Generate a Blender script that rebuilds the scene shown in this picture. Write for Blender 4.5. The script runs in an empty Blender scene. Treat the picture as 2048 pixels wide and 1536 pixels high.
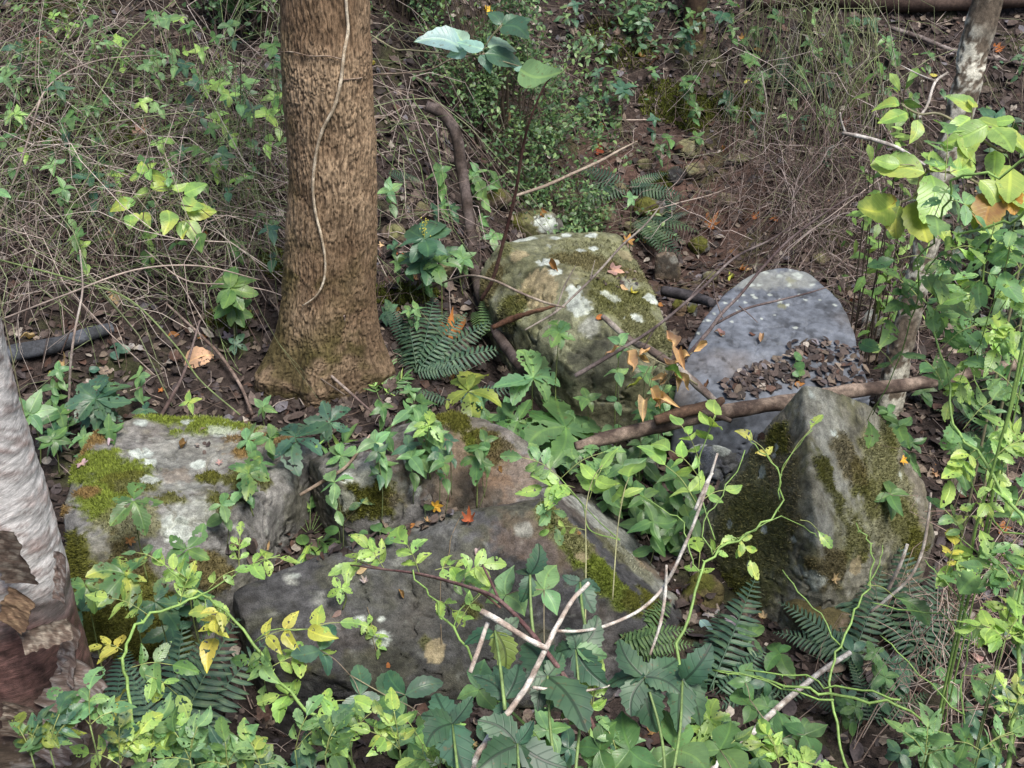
import bpy, bmesh, math, random
import numpy as np
from mathutils import Vector, Matrix
from mathutils.bvhtree import BVHTree

# ------------------------------------------------------------------ camera, sky, sun, exposure
S = bpy.context.scene
COL = S.collection
CAMH, PITCH, FOC = 3.0, math.radians(30), 2667.0
cam_d = bpy.data.cameras.new("camera"); cam = bpy.data.objects.new("camera", cam_d); COL.objects.link(cam)
cam.location = (0, 0, CAMH); cam.rotation_euler = (math.pi/2 - PITCH, 0, 0)
cam_d.sensor_width = 36; cam_d.lens = 36*FOC/2048; cam_d.clip_end = 300; cam_d.clip_start = 0.05
S.camera = cam
SUN_EL, SUN_AZ = math.radians(62), math.radians(146)      # azimuth from +Y towards +X
w = bpy.data.worlds.new("World"); S.world = w; w.use_nodes = True
nt = w.node_tree; bg = nt.nodes["Background"]
sky = nt.nodes.new("ShaderNodeTexSky"); sky.sky_type = 'NISHITA'; sky.sun_disc = False
sky.sun_elevation = SUN_EL; sky.sun_rotation = SUN_AZ; sky.air_density = 1.0; sky.dust_density = 3.0; sky.ozone_density = 1.0
nt.links.new(sky.outputs[0], bg.inputs[0]); bg.inputs[1].default_value = 0.052
sun_d = bpy.data.lights.new("sun", 'SUN'); sun_d.energy = 1.5; sun_d.angle = math.radians(22); sun_d.color = (1, .95, .87)
sun = bpy.data.objects.new("sun", sun_d); COL.objects.link(sun)
sdir = Vector((math.sin(SUN_AZ)*math.cos(SUN_EL), math.cos(SUN_AZ)*math.cos(SUN_EL), math.sin(SUN_EL)))
sun.rotation_euler = (-sdir).to_track_quat('-Z', 'Y').to_euler()
vs = S.view_settings; vs.view_transform = 'Standard'; vs.look = 'None'; vs.gamma = 1; vs.use_curve_mapping = False
vs.exposure = 1.76
S.cycles.max_bounces = 6; S.cycles.transparent_max_bounces = 8; S.cycles.transmission_bounces = 3
S.cycles.diffuse_bounces = 2; S.cycles.glossy_bounces = 2

random.seed(7); RNG = np.random.default_rng(11)
# ------------------------------------------------------------------ helpers: projection
CP, SP = math.cos(PITCH), math.sin(PITCH)
Fv = np.array([0, CP, -SP]); Rv = np.array([1., 0, 0]); Uv = np.array([0, SP, CP]); CAM = np.array([0, 0, CAMH])
def ray(u, v): return Fv + Rv*(u-1024)/FOC - Uv*(v-768)/FOC
def P(u, v, y):
    d = ray(u, v); return CAM + d*(y/d[1])
def depth(p): return float(np.dot(np.asarray(p)-CAM, Fv))
def px(p): return depth(p)/FOC                         # metres per photo pixel at a point
def nrmz(a):
    a = np.asarray(a, float); return a/(np.linalg.norm(a)+1e-12)
# ------------------------------------------------------------------ helpers: noise
_pr = np.random.default_rng(3).permutation(256); PERM = np.concatenate([_pr, _pr, _pr])
_g = np.random.default_rng(5).normal(size=(256, 3)); GR = _g/np.linalg.norm(_g, axis=1)[:, None]
def perlin(p):
    p = np.asarray(p, float); i = np.floor(p).astype(np.int64); f = p-i; i &= 255
    u = f*f*f*(f*(f*6-15)+10); r = 0
    for dx in (0, 1):
        for dy in (0, 1):
            for dz in (0, 1):
                h = PERM[PERM[PERM[(i[:, 0]+dx) & 255]+((i[:, 1]+dy) & 255)]+((i[:, 2]+dz) & 255)]
                d = GR[h]*(f-np.array([dx, dy, dz]))
                wt = (u[:, 0] if dx else 1-u[:, 0])*(u[:, 1] if dy else 1-u[:, 1])*(u[:, 2] if dz else 1-u[:, 2])
                r = r+d.sum(1)*wt
    return r*1.6
def fbm(p, o=4, lac=2.1, g=.5):
    r = 0; a = 1.
    p = np.asarray(p, float)
    for k in range(o):
        r = r+a*perlin(p+k*17.3); p = p*lac; a *= g
    return r
def sstep(a, b, x):
    t = np.clip((np.asarray(x, float)-a)/(b-a), 0, 1); return t*t*(3-2*t)
# ------------------------------------------------------------------ helpers: words for labels
LAND = [("furrowed trunk", 660, 400), ("furrowed trunk's foot", 660, 740), ("big mossy boulder", 330, 930), ("grey-brown boulder", 850, 930), ("front slab", 850, 1200), ("pyramid boulder", 1620, 1000), ("blue-grey slab", 1550, 650), ("squarish mossy boulder", 1170, 580), ("mottled trunk", 1930, 150), ("mound of dead stems", 1580, 380), ("red bare soil", 1200, 300), ("bright moss mats", 1380, 210), ("tiny-leaved dark shrub", 980, 180), ("curved dead branch", 930, 350), ("mottled sapling", 330, 400), ("oval-leaved seedling", 460, 590), ("salmon-pink leaf", 275, 282), ("black log at the left", 110, 690), ("top left corner", 60, 50), ("top edge's middle", 1250, 20), ("top right corner", 1990, 60), ("dark hollow at lower left", 430, 1320), ("peeling trunk's foot", 110, 1450), ("forked cut branch", 1050, 1330), ("largest dark leaf cluster", 1300, 1380), ("barkless stick", 1570, 1410), ("vine tangle", 1930, 1330), ("thick rose cane", 2000, 1150), ("long bare log", 1300, 855), ("upper left brambles", 250, 150), ("dark trunk on the slope", 1392, 40), ("large trunk fern", 850, 690), ("creek mud", 1450, 530), ("litter pocket over the slab", 700, 1080), ("green briars", 1620, 200), ("litter slope at the top", 1800, 80), ("right-hand rose leaves", 1900, 700), ("low mossy stones", 1060, 450), ("saw-edged seedling", 192, 800), ("long green cane", 620, 1420)]
_USED = set()
def whereis(u, v, pre=""):
    """a spoken position: the nearest landmarks and the side on which it lies"""
    r = sorted(LAND, key=lambda q: (q[1]-u)**2+(q[2]-v)**2)[:5]; out = []
    for nm, a, b_ in r:
        dx, dy = u-a, v-b_; out.append(("%s of the %s" % ("left" if dx < 0 else "right", nm)) if abs(dx) > abs(dy) else ("%s the %s" % ("above" if dy < 0 else "below", nm)))
    best = None
    for i, j in ((0, 1), (0, 2), (1, 2), (0, 3), (1, 3), (2, 3), (0, 4), (1, 4), (2, 4), (3, 4)):
        t = (pre+" " if pre else "")+out[i]+", "+out[j]
        if len(t.split()) > 16: continue
        if t not in _USED: best = t; break
    if best is None: best = (pre+" " if pre else "")+out[0]
    _USED.add(best); return best
# ------------------------------------------------------------------ helpers: objects
def tag(o, label=None, cat=None, group=None, kind=None):
    if label and len(label.split()) > 16 and ',' in label: label = label.rsplit(',', 1)[0]
    if label: o["label"] = label
    if cat: o["category"] = cat
    if group: o["group"] = group
    if kind: o["kind"] = kind
    return o
def thing(name, label, cat, loc, group=None):
    o = bpy.data.objects.new(name, None); o.empty_display_size = .05; COL.objects.link(o)
    o.location = Vector(loc); return tag(o, label, cat, group)
def mk(name, V, F, mat, parent=None, col=None, uv=None, smooth=True, attrs=None, origin=None):
    """V (n,3) in world metres; F (m,3|4) or a list of such arrays."""
    V = np.asarray(V, np.float32)
    if parent is not None:
        off = np.array(parent.matrix_world.translation if parent.parent else parent.location, np.float32)
        if parent.parent: off = np.array(parent.parent.location, np.float32)+np.array(parent.location, np.float32)
        V = V-off; oloc = None
    else:
        oloc = np.asarray(origin if origin is not None else [V[:, 0].mean(), V[:, 1].mean(), V[:, 2].min()], np.float32); V = V-oloc
    me = bpy.data.meshes.new(name); Fs = F if isinstance(F, list) else [F]
    Fs = [np.asarray(f, np.int32) for f in Fs if len(f)]
    loops = np.concatenate([f.ravel() for f in Fs]); tot = np.concatenate([np.full(len(f), f.shape[1], np.int32) for f in Fs])
    st = np.concatenate([[0], np.cumsum(tot)[:-1]]).astype(np.int32)
    me.vertices.add(len(V)); me.vertices.foreach_set("co", V.ravel())
    me.loops.add(len(loops)); me.loops.foreach_set("vertex_index", loops)
    me.polygons.add(len(tot)); me.polygons.foreach_set("loop_start", st)
    me.polygons.foreach_set("use_smooth", np.full(len(tot), smooth, bool))
    me.update(calc_edges=True)
    if col is not None:
        c = np.asarray(col, np.float32)
        if c.ndim == 1: c = np.tile(c, (len(V), 1))
        if c.shape[1] == 3: c = np.concatenate([c, np.ones((len(c), 1), np.float32)], 1)
        a = me.color_attributes.new("Col", 'FLOAT_COLOR', 'POINT'); a.data.foreach_set("color", c.ravel())
    if uv is not None:
        l = me.uv_layers.new(name="UVMap"); l.data.foreach_set("uv", np.asarray(uv, np.float32)[loops].ravel())
    for k, a_ in (attrs or {}).items():
        a = me.attributes.new(k, 'FLOAT', 'POINT'); a.data.foreach_set("value", np.asarray(a_, np.float32))
    me.materials.append(mat)
    o = bpy.data.objects.new(name, me); COL.objects.link(o)
    if parent is not None: o.parent = parent
    else: o.location = Vector([float(t) for t in oloc])
    return o
# ------------------------------------------------------------------ helpers: curves -> tubes
def smooth(pts, n=6):
    p = [np.asarray(q, float) for q in pts]
    if len(p) < 3 or n < 2: 
        return np.array([p[0]+(p[-1]-p[0])*t for t in np.linspace(0, 1, max(2, n+1))]) if len(p) == 2 else np.array(p)
    e = [2*p[0]-p[1]]+p+[2*p[-1]-p[-2]]; out = []
    for i in range(1, len(e)-2):
        for t in np.linspace(0, 1, n, endpoint=False):
            a, b, c, d = e[i-1:i+3]
            out.append(.5*((2*b)+(-a+c)*t+(2*a-5*b+4*c-d)*t*t+(-a+3*b-3*c+d)*t**3))
    out.append(p[-1]); return np.array(out)
def tube(pts, r, sides=6, rough=0., cap=True, seed=0.):
    """returns V, F(quads), caps(list), t (0..1 along)."""
    pts = np.asarray(pts, float); n = len(pts)
    r = np.interp(np.linspace(0, 1, n), np.linspace(0, 1, len(np.atleast_1d(r))), np.atleast_1d(r))
    T = np.gradient(pts, axis=0); T /= np.linalg.norm(T, axis=1)[:, None]+1e-9
    a = np.cross(T[0], [0, 0, 1.]); 
    if np.linalg.norm(a) < .1: a = np.cross(T[0], [0, 1., 0])
    a = nrmz(a); A = []
    for i in range(n):
        a = nrmz(a-T[i]*np.dot(a, T[i])); A.append(a)
    A = np.array(A); B = np.cross(T, A)
    th = np.linspace(0, 2*math.pi, sides, endpoint=False)
    V = pts[:, None]+(A[:, None]*np.cos(th)[None, :, None]+B[:, None]*np.sin(th)[None, :, None])*r[:, None, None]
    V = V.reshape(-1, 3)
    if rough: 
        nn = fbm(V*np.array([1, 1, 1])*(.35/max(r.mean(), 1e-4))+seed, 2)
        D = V-np.repeat(pts, sides, 0); V = V+D*(nn*rough)[:, None]
    i = np.arange(n-1)[:, None]*sides; j = np.arange(sides)[None]; k = (j+1) % sides
    F = np.stack([i+j, i+k, i+sides+k, i+sides+j], -1).reshape(-1, 4)
    if cap:
        V = np.concatenate([V, pts[:1], pts[-1:]]); c0, c1 = len(V)-2, len(V)-1
        jj = np.arange(sides); kk = (jj+1) % sides
        C = np.concatenate([np.stack([np.full(sides, c0), kk, jj], 1), np.stack([np.full(sides, c1), (n-1)*sides+jj, (n-1)*sides+kk], 1)])
        return V, [F, C]
    return V, [F]
class Batch:
    def __init__(s): s.V = []; s.Q = []; s.T = []; s.C = []; s.U = []; s.n = 0
    def add(s, V, Fs, col, uv=None):
        V = np.asarray(V, float); c = np.asarray(col, float)
        if c.ndim == 1: c = np.tile(c, (len(V), 1))
        for f in (Fs if isinstance(Fs, list) else [Fs]):
            f = np.asarray(f, np.int64)
            if len(f): (s.T if f.shape[1] == 3 else s.Q).append(f+s.n)
        s.V.append(V); s.C.append(c[:, :3]); s.U.append(uv if uv is not None else np.zeros((len(V), 2))); s.n += len(V)
    def many(s, V, F, M, pos, col, uv=None):
        """instances of one small mesh: M (m,3,3), pos (m,3), col (m,3)"""
        m, nv = len(pos), len(V)
        W = np.einsum('mij,nj->mni', M, V)+pos[:, None]
        FF = (np.asarray(F)[None]+(np.arange(m)*nv)[:, None, None]).reshape(-1, np.asarray(F).shape[1])
        s.add(W.reshape(-1, 3), FF, np.repeat(col, nv, 0), np.tile(uv, (m, 1)) if uv is not None else None)
    def build(s, name, mat, parent=None, **k):
        Fs = [np.concatenate(x) for x in (s.Q, s.T) if x]
        return mk(name, np.concatenate(s.V), Fs, mat, parent, col=np.concatenate(s.C), uv=np.concatenate(s.U), **k)
# ------------------------------------------------------------------ materials
def newmat(name):
    m = bpy.data.materials.new(name); m.use_nodes = True; n = m.node_tree.nodes; n.clear()
    return m, n, m.node_tree.links
def ND(n, t, **k):
    x = n.new(t)
    for a, b in k.items():
        if a.startswith('i_'):
            key = a[2:]; x.inputs[int(key) if key.isdigit() else key].default_value = b
        else: setattr(x, a, b)
    return x
def mixc(n, l, fac, a, b, mode='MIX'):
    x = n.new("ShaderNodeMix"); x.data_type = 'RGBA'; x.blend_type = mode
    for s, v in ((0, fac), (6, a), (7, b)):
        if hasattr(v, 'links'): l.new(v, x.inputs[s])
        else: x.inputs[s].default_value = v if s == 0 or len(v) == 4 else (*v, 1)
    return x.outputs[2]
def ramp(n, l, src, a, b, lo=0., hi=1.):
    x = n.new("ShaderNodeMapRange"); l.new(src, x.inputs[0]); x.interpolation_type = 'SMOOTHSTEP'
    for i, v in ((1, a), (2, b), (3, lo), (4, hi)): x.inputs[i].default_value = v
    return x.outputs[0]
def solid_mat(name, scale=60, amp=.35, bump=.4, bdist=.004, rough=.85, fine=250, spec=.35, stretch=None, attrrough=False):
    """base colour from the Col attribute, broken up by two noises, with fine relief."""
    m, n, l = newmat(name)
    at = ND(n, "ShaderNodeAttribute", attribute_name="Col")
    tc = ND(n, "ShaderNodeTexCoord"); vec = tc.outputs['Object']
    if stretch:
        mp = ND(n, "ShaderNodeMapping"); l.new(vec, mp.inputs[0]); mp.inputs['Scale'].default_value = stretch; vec = mp.outputs[0]
    n1 = ND(n, "ShaderNodeTexNoise", i_Scale=scale, i_Detail=5., i_Roughness=.65); l.new(vec, n1.inputs['Vector'])
    n2 = ND(n, "ShaderNodeTexNoise", i_Scale=fine, i_Detail=3., i_Roughness=.7); l.new(vec, n2.inputs['Vector'])
    f1 = ramp(n, l, n1.outputs[0], .3, .7, 1-amp, 1+amp); f2 = ramp(n, l, n2.outputs[0], .3, .7, 1-amp*.8, 1+amp*.8)
    mu = ND(n, "ShaderNodeMath", operation='MULTIPLY'); l.new(f1, mu.inputs[0]); l.new(f2, mu.inputs[1])
    vm = ND(n, "ShaderNodeVectorMath", operation='SCALE'); l.new(at.outputs[0], vm.inputs[0]); l.new(mu.outputs[0], vm.inputs['Scale'])
    b = ND(n, "ShaderNodeBsdfPrincipled", i_Roughness=rough); b.inputs['Specular IOR Level'].default_value = spec
    l.new(vm.outputs[0], b.inputs['Base Color'])
    ad = ND(n, "ShaderNodeMath", operation='ADD'); l.new(n1.outputs[0], ad.inputs[0]); l.new(n2.outputs[0], ad.inputs[1])
    bp = ND(n, "ShaderNodeBump", i_Strength=bump, i_Distance=bdist); l.new(ad.outputs[0], bp.inputs['Height']); l.new(bp.outputs[0], b.inputs['Normal'])
    o = ND(n, "ShaderNodeOutputMaterial"); l.new(b.outputs[0], o.inputs[0]); return m
def leaf_mat(name, src, trans=.35, rough=.35, holes=0., spec=.5, veins=9.):
    m, n, l = newmat(name)
    if src == 'obj':
        oi = ND(n, "ShaderNodeObjectInfo"); base = oi.outputs['Color']; yel = oi.outputs['Alpha']; rnd = oi.outputs['Random']
    else:
        at = ND(n, "ShaderNodeAttribute", attribute_name="Col"); base = at.outputs[0]; yel = None; rnd = None
    uv = ND(n, "ShaderNodeUVMap"); uv.uv_map = "UVMap"
    sx = ND(n, "ShaderNodeSeparateXYZ"); l.new(uv.outputs[0], sx.inputs[0])
    ax = ND(n, "ShaderNodeMath", operation='SUBTRACT', i_1=.5); l.new(sx.outputs[0], ax.inputs[0])
    ab = ND(n, "ShaderNodeMath", operation='ABSOLUTE'); l.new(ax.outputs[0], ab.inputs[0])
    mid = ramp(n, l, ab.outputs[0], .012, .035, 1, 0)
    # side veins: lines climbing away from the midrib
    k = ND(n, "ShaderNodeMath", operation='MULTIPLY', i_1=.9); l.new(ab.outputs[0], k.inputs[0])
    sb = ND(n, "ShaderNodeMath", operation='SUBTRACT'); l.new(sx.outputs[1], sb.inputs[0]); l.new(k.outputs[0], sb.inputs[1])
    sc = ND(n, "ShaderNodeMath", operation='MULTIPLY', i_1=veins); l.new(sb.outputs[0], sc.inputs[0])
    pp = ND(n, "ShaderNodeMath", operation='PINGPONG', i_1=.5); l.new(sc.outputs[0], pp.inputs[0])
    sv = ramp(n, l, pp.outputs[0], .0, .11, .55, 0)
    mx = ND(n, "ShaderNodeMath", operation='MAXIMUM'); l.new(mid, mx.inputs[0]); l.new(sv, mx.inputs[1])
    tc = ND(n, "ShaderNodeTexCoord")
    nz = ND(n, "ShaderNodeTexNoise", noise_dimensions='4D', i_Scale=1.7 if src == 'obj' else 30., i_Detail=4.); l.new(tc.outputs['Object'], nz.inputs['Vector'])
    if rnd is not None:
        wv = ND(n, "ShaderNodeMath", operation='MULTIPLY', i_1=60.); l.new(rnd, wv.inputs[0]); l.new(wv.outputs[0], nz.inputs['W'])
    f = ramp(n, l, nz.outputs[0], .3, .7, .72, 1.25)
    vm = ND(n, "ShaderNodeVectorMath", operation='SCALE'); l.new(base, vm.inputs[0]); l.new(f, vm.inputs['Scale']); c = vm.outputs[0]
    if yel is not None:
        a = ramp(n, l, nz.outputs[0], .42, .62, 0., 1.)
        ym = ND(n, "ShaderNodeMath", operation='MULTIPLY'); l.new(a, ym.inputs[0]); l.new(yel, ym.inputs[1])
        c = mixc(n, l, ym.outputs[0], c, (.46, .50, .11))
    ns = ND(n, "ShaderNodeTexNoise", noise_dimensions='4D', i_Scale=11. if src == 'obj' else 60., i_Detail=3.); l.new(tc.outputs['Object'], ns.inputs['Vector'])
    if rnd is not None: l.new(wv.outputs[0], ns.inputs['W'])
    spk = ramp(n, l, ns.outputs[0], .62, .69, 0, .5); c = mixc(n, l, spk, c, (.13, .085, .035))
    vlt = mixc(n, l, 1.0, c, (1.35, 1.3, 1.1), 'MULTIPLY') if spec < .9 else mixc(n, l, 1.0, c, (.4, .42, .4), 'MULTIPLY')
    c = mixc(n, l, mx.outputs[0], c, vlt)
    b = ND(n, "ShaderNodeBsdfPrincipled", i_Roughness=rough); b.inputs['Specular IOR Level'].default_value = min(spec, .6)
    l.new(c, b.inputs['Base Color'])
    iv = ND(n, "ShaderNodeMath", operation='SUBTRACT', i_0=1.); l.new(mx.outputs[0], iv.inputs[1])
    bp = ND(n, "ShaderNodeBump", i_Strength=.35, i_Distance=.002); l.new(iv.outputs[0], bp.inputs['Height']); l.new(bp.outputs[0], b.inputs['Normal'])
    tr = ND(n, "ShaderNodeBsdfTranslucent"); tcx = mixc(n, l, 1.0, c, (1.25, 1.2, .55), 'MULTIPLY'); l.new(tcx, tr.inputs[0])
    mxs = ND(n, "ShaderNodeMixShader", i_0=trans); l.new(b.outputs[0], mxs.inputs[1]); l.new(tr.outputs[0], mxs.inputs[2]); out = mxs.outputs[0]
    if holes:
        hz = ND(n, "ShaderNodeTexNoise", noise_dimensions='4D', i_Scale=5., i_Detail=2.); l.new(tc.outputs['Object'], hz.inputs['Vector'])
        if rnd is not None: l.new(wv.outputs[0], hz.inputs['W'])
        h = ramp(n, l, hz.outputs[0], holes, holes+.004, 0, 1)
        tp = ND(n, "ShaderNodeBsdfTransparent"); m2 = ND(n, "ShaderNodeMixShader"); l.new(h, m2.inputs[0]); l.new(out, m2.inputs[1]); l.new(tp.outputs[0], m2.inputs[2]); out = m2.outputs[0]
    o = ND(n, "ShaderNodeOutputMaterial"); l.new(out, o.inputs[0]); return m
M_SOIL = solid_mat("soil", 35, .5, .7, .01, .95, 180, .2)
M_ROCK = solid_mat("rock", 34, .34, .8, .007, .85, 210, .25)
M_SLAB = solid_mat("smooth_rock", 30, .16, .3, .003, .8, 230, .3)
M_BARK = solid_mat("furrowed_bark", 70, .3, .6, .003, .9, 260, .2, stretch=(1, 1, .5))
M_PEEL = solid_mat("peeling_bark", 40, .36, .8, .003, .6, 260, .35, stretch=(.35, .35, 3.0))
M_WOOD = solid_mat("dead_wood", 60, .35, .6, .002, .85, 300, .25)
M_STEM = solid_mat("green_stem", 60, .2, .3, .001, .55, 200, .4)
M_MOSS = solid_mat("moss", 60, .35, .2, .002, .95, 200, .15)
M_LITTER = solid_mat("dead_leaf", 60, .3, .4, .002, .7, 200, .35)
M_LEAF = leaf_mat("leaf", 'obj', .38)
M_CHEW = leaf_mat("chewed_leaf", 'obj', .38, holes=.615)
M_DARKL = leaf_mat("dark_veined_leaf", 'obj', .2, .5, spec=.95, veins=5.)
M_FOL = leaf_mat("foliage", 'col', .35)
M_FERN = leaf_mat("fern_leaf", 'obj', .25, .5)
M_DRY = leaf_mat("dry_leaf", 'obj', .25, .75, spec=.25, veins=7.)
# ------------------------------------------------------------------ the ground
def zbase(x, y):
    x = np.asarray(x, float); y = np.asarray(y, float)
    left = .12*np.clip(y-3.2, 0, 1.5)+.25*np.clip(y-4.7, 0, 1.3)+.40*np.clip(y-6.0, 0, None)
    right = .03*np.clip(y-3.2, 0, 1.6)-.10*np.clip(y-4.9, 0, 1.6)+.52*np.clip(y-6.75, 0, None)
    k = sstep(-.55, .75, x+.12*(y-5))
    z = left*(1-k)+right*k
    z = z+.5*np.clip(2.75-y, 0, None)*sstep(3.0, 2.3, y)
    z = z-.26*np.exp(-((x+.72)/.16)**2-((y-3.28)/.16)**2)
    z = z+.10*np.clip(x-1.9, 0, None)*sstep(4, 6, y)+.06*np.clip(-x-1.5, 0, None)
    return z
def terrain(x, y):
    x = np.asarray(x, float).ravel(); y = np.asarray(y, float).ravel()
    p = np.stack([x, y, np.zeros_like(x)], 1)
    z = zbase(x, y)+.05*fbm(p*1.1+3, 3)+.022*fbm(p*4.3+9, 2)
    return z+np.clip(y-9, 0, None)*.02*fbm(p*.35, 2)
def axis(a, b, c, d, fine, coarse):
    A = list(np.arange(a, b, coarse)); B = list(np.arange(b, c, fine)); C = list(np.arange(c, d+coarse, coarse)); return np.array(A+B+C)
gx = axis(-30, -4.6, 4.6, 30, .03, .8); gy = axis(-3, 1.6, 9.6, 45, .03, .7)
GX, GY = np.meshgrid(gx, gy); GZ = terrain(GX, GY).reshape(GX.shape)
# fine relief in the near part
pp_ = np.stack([GX.ravel(), GY.ravel(), np.zeros(GX.size)], 1)
GZ = GZ+(.008*fbm(pp_*16, 3)).reshape(GX.shape)
nx_, ny_ = len(gx), len(gy)
ii = (np.arange(ny_-1)[:, None]*nx_+np.arange(nx_-1)[None]).ravel()
gF = np.stack([ii, ii+1, ii+nx_+1, ii+nx_], 1)
gV = np.stack([GX.ravel(), GY.ravel(), GZ.ravel()], 1)
c1 = fbm(pp_*2.1+40, 3); c2 = fbm(pp_*7+80, 3)
soil = np.array([.036, .027, .024])*(1+.35*c2[:, None])
red = np.array([.085, .052, .042])
dk = np.array([.020, .013, .011])
k_bare = np.exp(-(((gV[:, 0]-.95)/.75)**2+((gV[:, 1]-7.25)/.45)**2))+.75*np.exp(-(((gV[:, 0]-1.05)/.8)**2+((gV[:, 1]-6.2)/.5)**2))
k_bare = np.clip(k_bare*(1.0+.8*c1), 0, 1)[:, None]
soil = soil*(1-k_bare)+red*k_bare
wet = np.clip(.9*np.exp(-(((gV[:, 0]-1.25)/.7)**2+((gV[:, 1]-5.75)/.32)**2)), 0, 1)[:, None]
soil = soil*(1-wet)+dk*wet*1.4
mos = sstep(.35, .75, c1+.3*c2)[:, None]*.6
soil = soil*(1-mos)+np.array([.045, .055, .018])*mos
tag(mk("forest_floor", gV, gF, M_SOIL, col=soil, origin=[0, 0, 0]), kind="structure")
def gz(x, y):
    """bilinear height on the floor grid"""
    x = np.atleast_1d(np.asarray(x, float)); y = np.atleast_1d(np.asarray(y, float))
    i = np.clip(np.searchsorted(gx, x)-1, 0, nx_-2); j = np.clip(np.searchsorted(gy, y)-1, 0, ny_-2)
    a = (x-gx[i])/(gx[i+1]-gx[i]); b = (y-gy[j])/(gy[j+1]-gy[j])
    return GZ[j, i]*(1-a)*(1-b)+GZ[j, i+1]*a*(1-b)+GZ[j+1, i]*(1-a)*b+GZ[j+1, i+1]*a*b
_ys = np.arange(1.2, 14, .02)
def above(u, v, h=0.):
    """the point on the view line of a photo pixel that lies h metres above the floor"""
    d = ray(u, v); t = _ys/d[1]; q = CAM[None]+t[:, None]*d[None]
    g = q[:, 2]-gz(q[:, 0], q[:, 1])-h
    k = np.argmax(g < 0) if (g < 0).any() else len(g)-1
    if k > 0 and g[k] < 0:
        f = g[k-1]/(g[k-1]-g[k]+1e-9); return q[k-1]+(q[k]-q[k-1])*f
    return q[k]
# ------------------------------------------------------------------ boulders
_bm = bmesh.new(); bmesh.ops.create_icosphere(_bm, subdivisions=7, radius=1.); _bm.verts.ensure_lookup_table()
ICO7 = (np.array([v.co[:] for v in _bm.verts]), np.array([[v.index for v in f.verts] for f in _bm.faces])); _bm.free()
_bm = bmesh.new(); bmesh.ops.create_icosphere(_bm, subdivisions=5, radius=1.); _bm.verts.ensure_lookup_table()
ICO5 = (np.array([v.co[:] for v in _bm.verts]), np.array([[v.index for v in f.verts] for f in _bm.faces])); _bm.free()
def hull_planes(pts):
    bm = bmesh.new()
    for p in pts: bm.verts.new(p)
    r = bmesh.ops.convex_hull(bm, input=bm.verts)
    bm.faces.ensure_lookup_table(); c = np.mean([v.co[:] for v in bm.verts if v.link_faces], axis=0)
    N, D = [], []
    for f in bm.faces:
        f.normal_update(); n = np.array(f.normal[:]); p = np.array(f.verts[0].co[:])
        if np.linalg.norm(n) < .5: continue
        d = np.dot(n, p-c)
        if d < 0: n, d = -n, -d
        N.append(n); D.append(max(d, .01))
    bm.free(); return c, np.array(N), np.array(D)
SOLIDS = []
ROCKC = dict(grey=(.16, .155, .15), dark=(.062, .062, .064), olive=(.18, .188, .118), warm=(.165, .16, .125), blue=(.112, .125, .150), brown=(.15, .115, .085), tan=(.22, .19, .13), pale=(.20, .195, .185))
LIC = {'white': (.42, .46, .42), 'pale': (.29, .30, .27), 'moss': (.085, .088, .018), 'bright': (.13, .165, .028), 'orange': (.17, .115, .045), 'olive': (.155, .155, .072), 'dark': (.035, .035, .03), 'tan': (.30, .25, .15), 'brownmoss': (.105, .088, .038), 'rust': (.16, .10, .06)}
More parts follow.
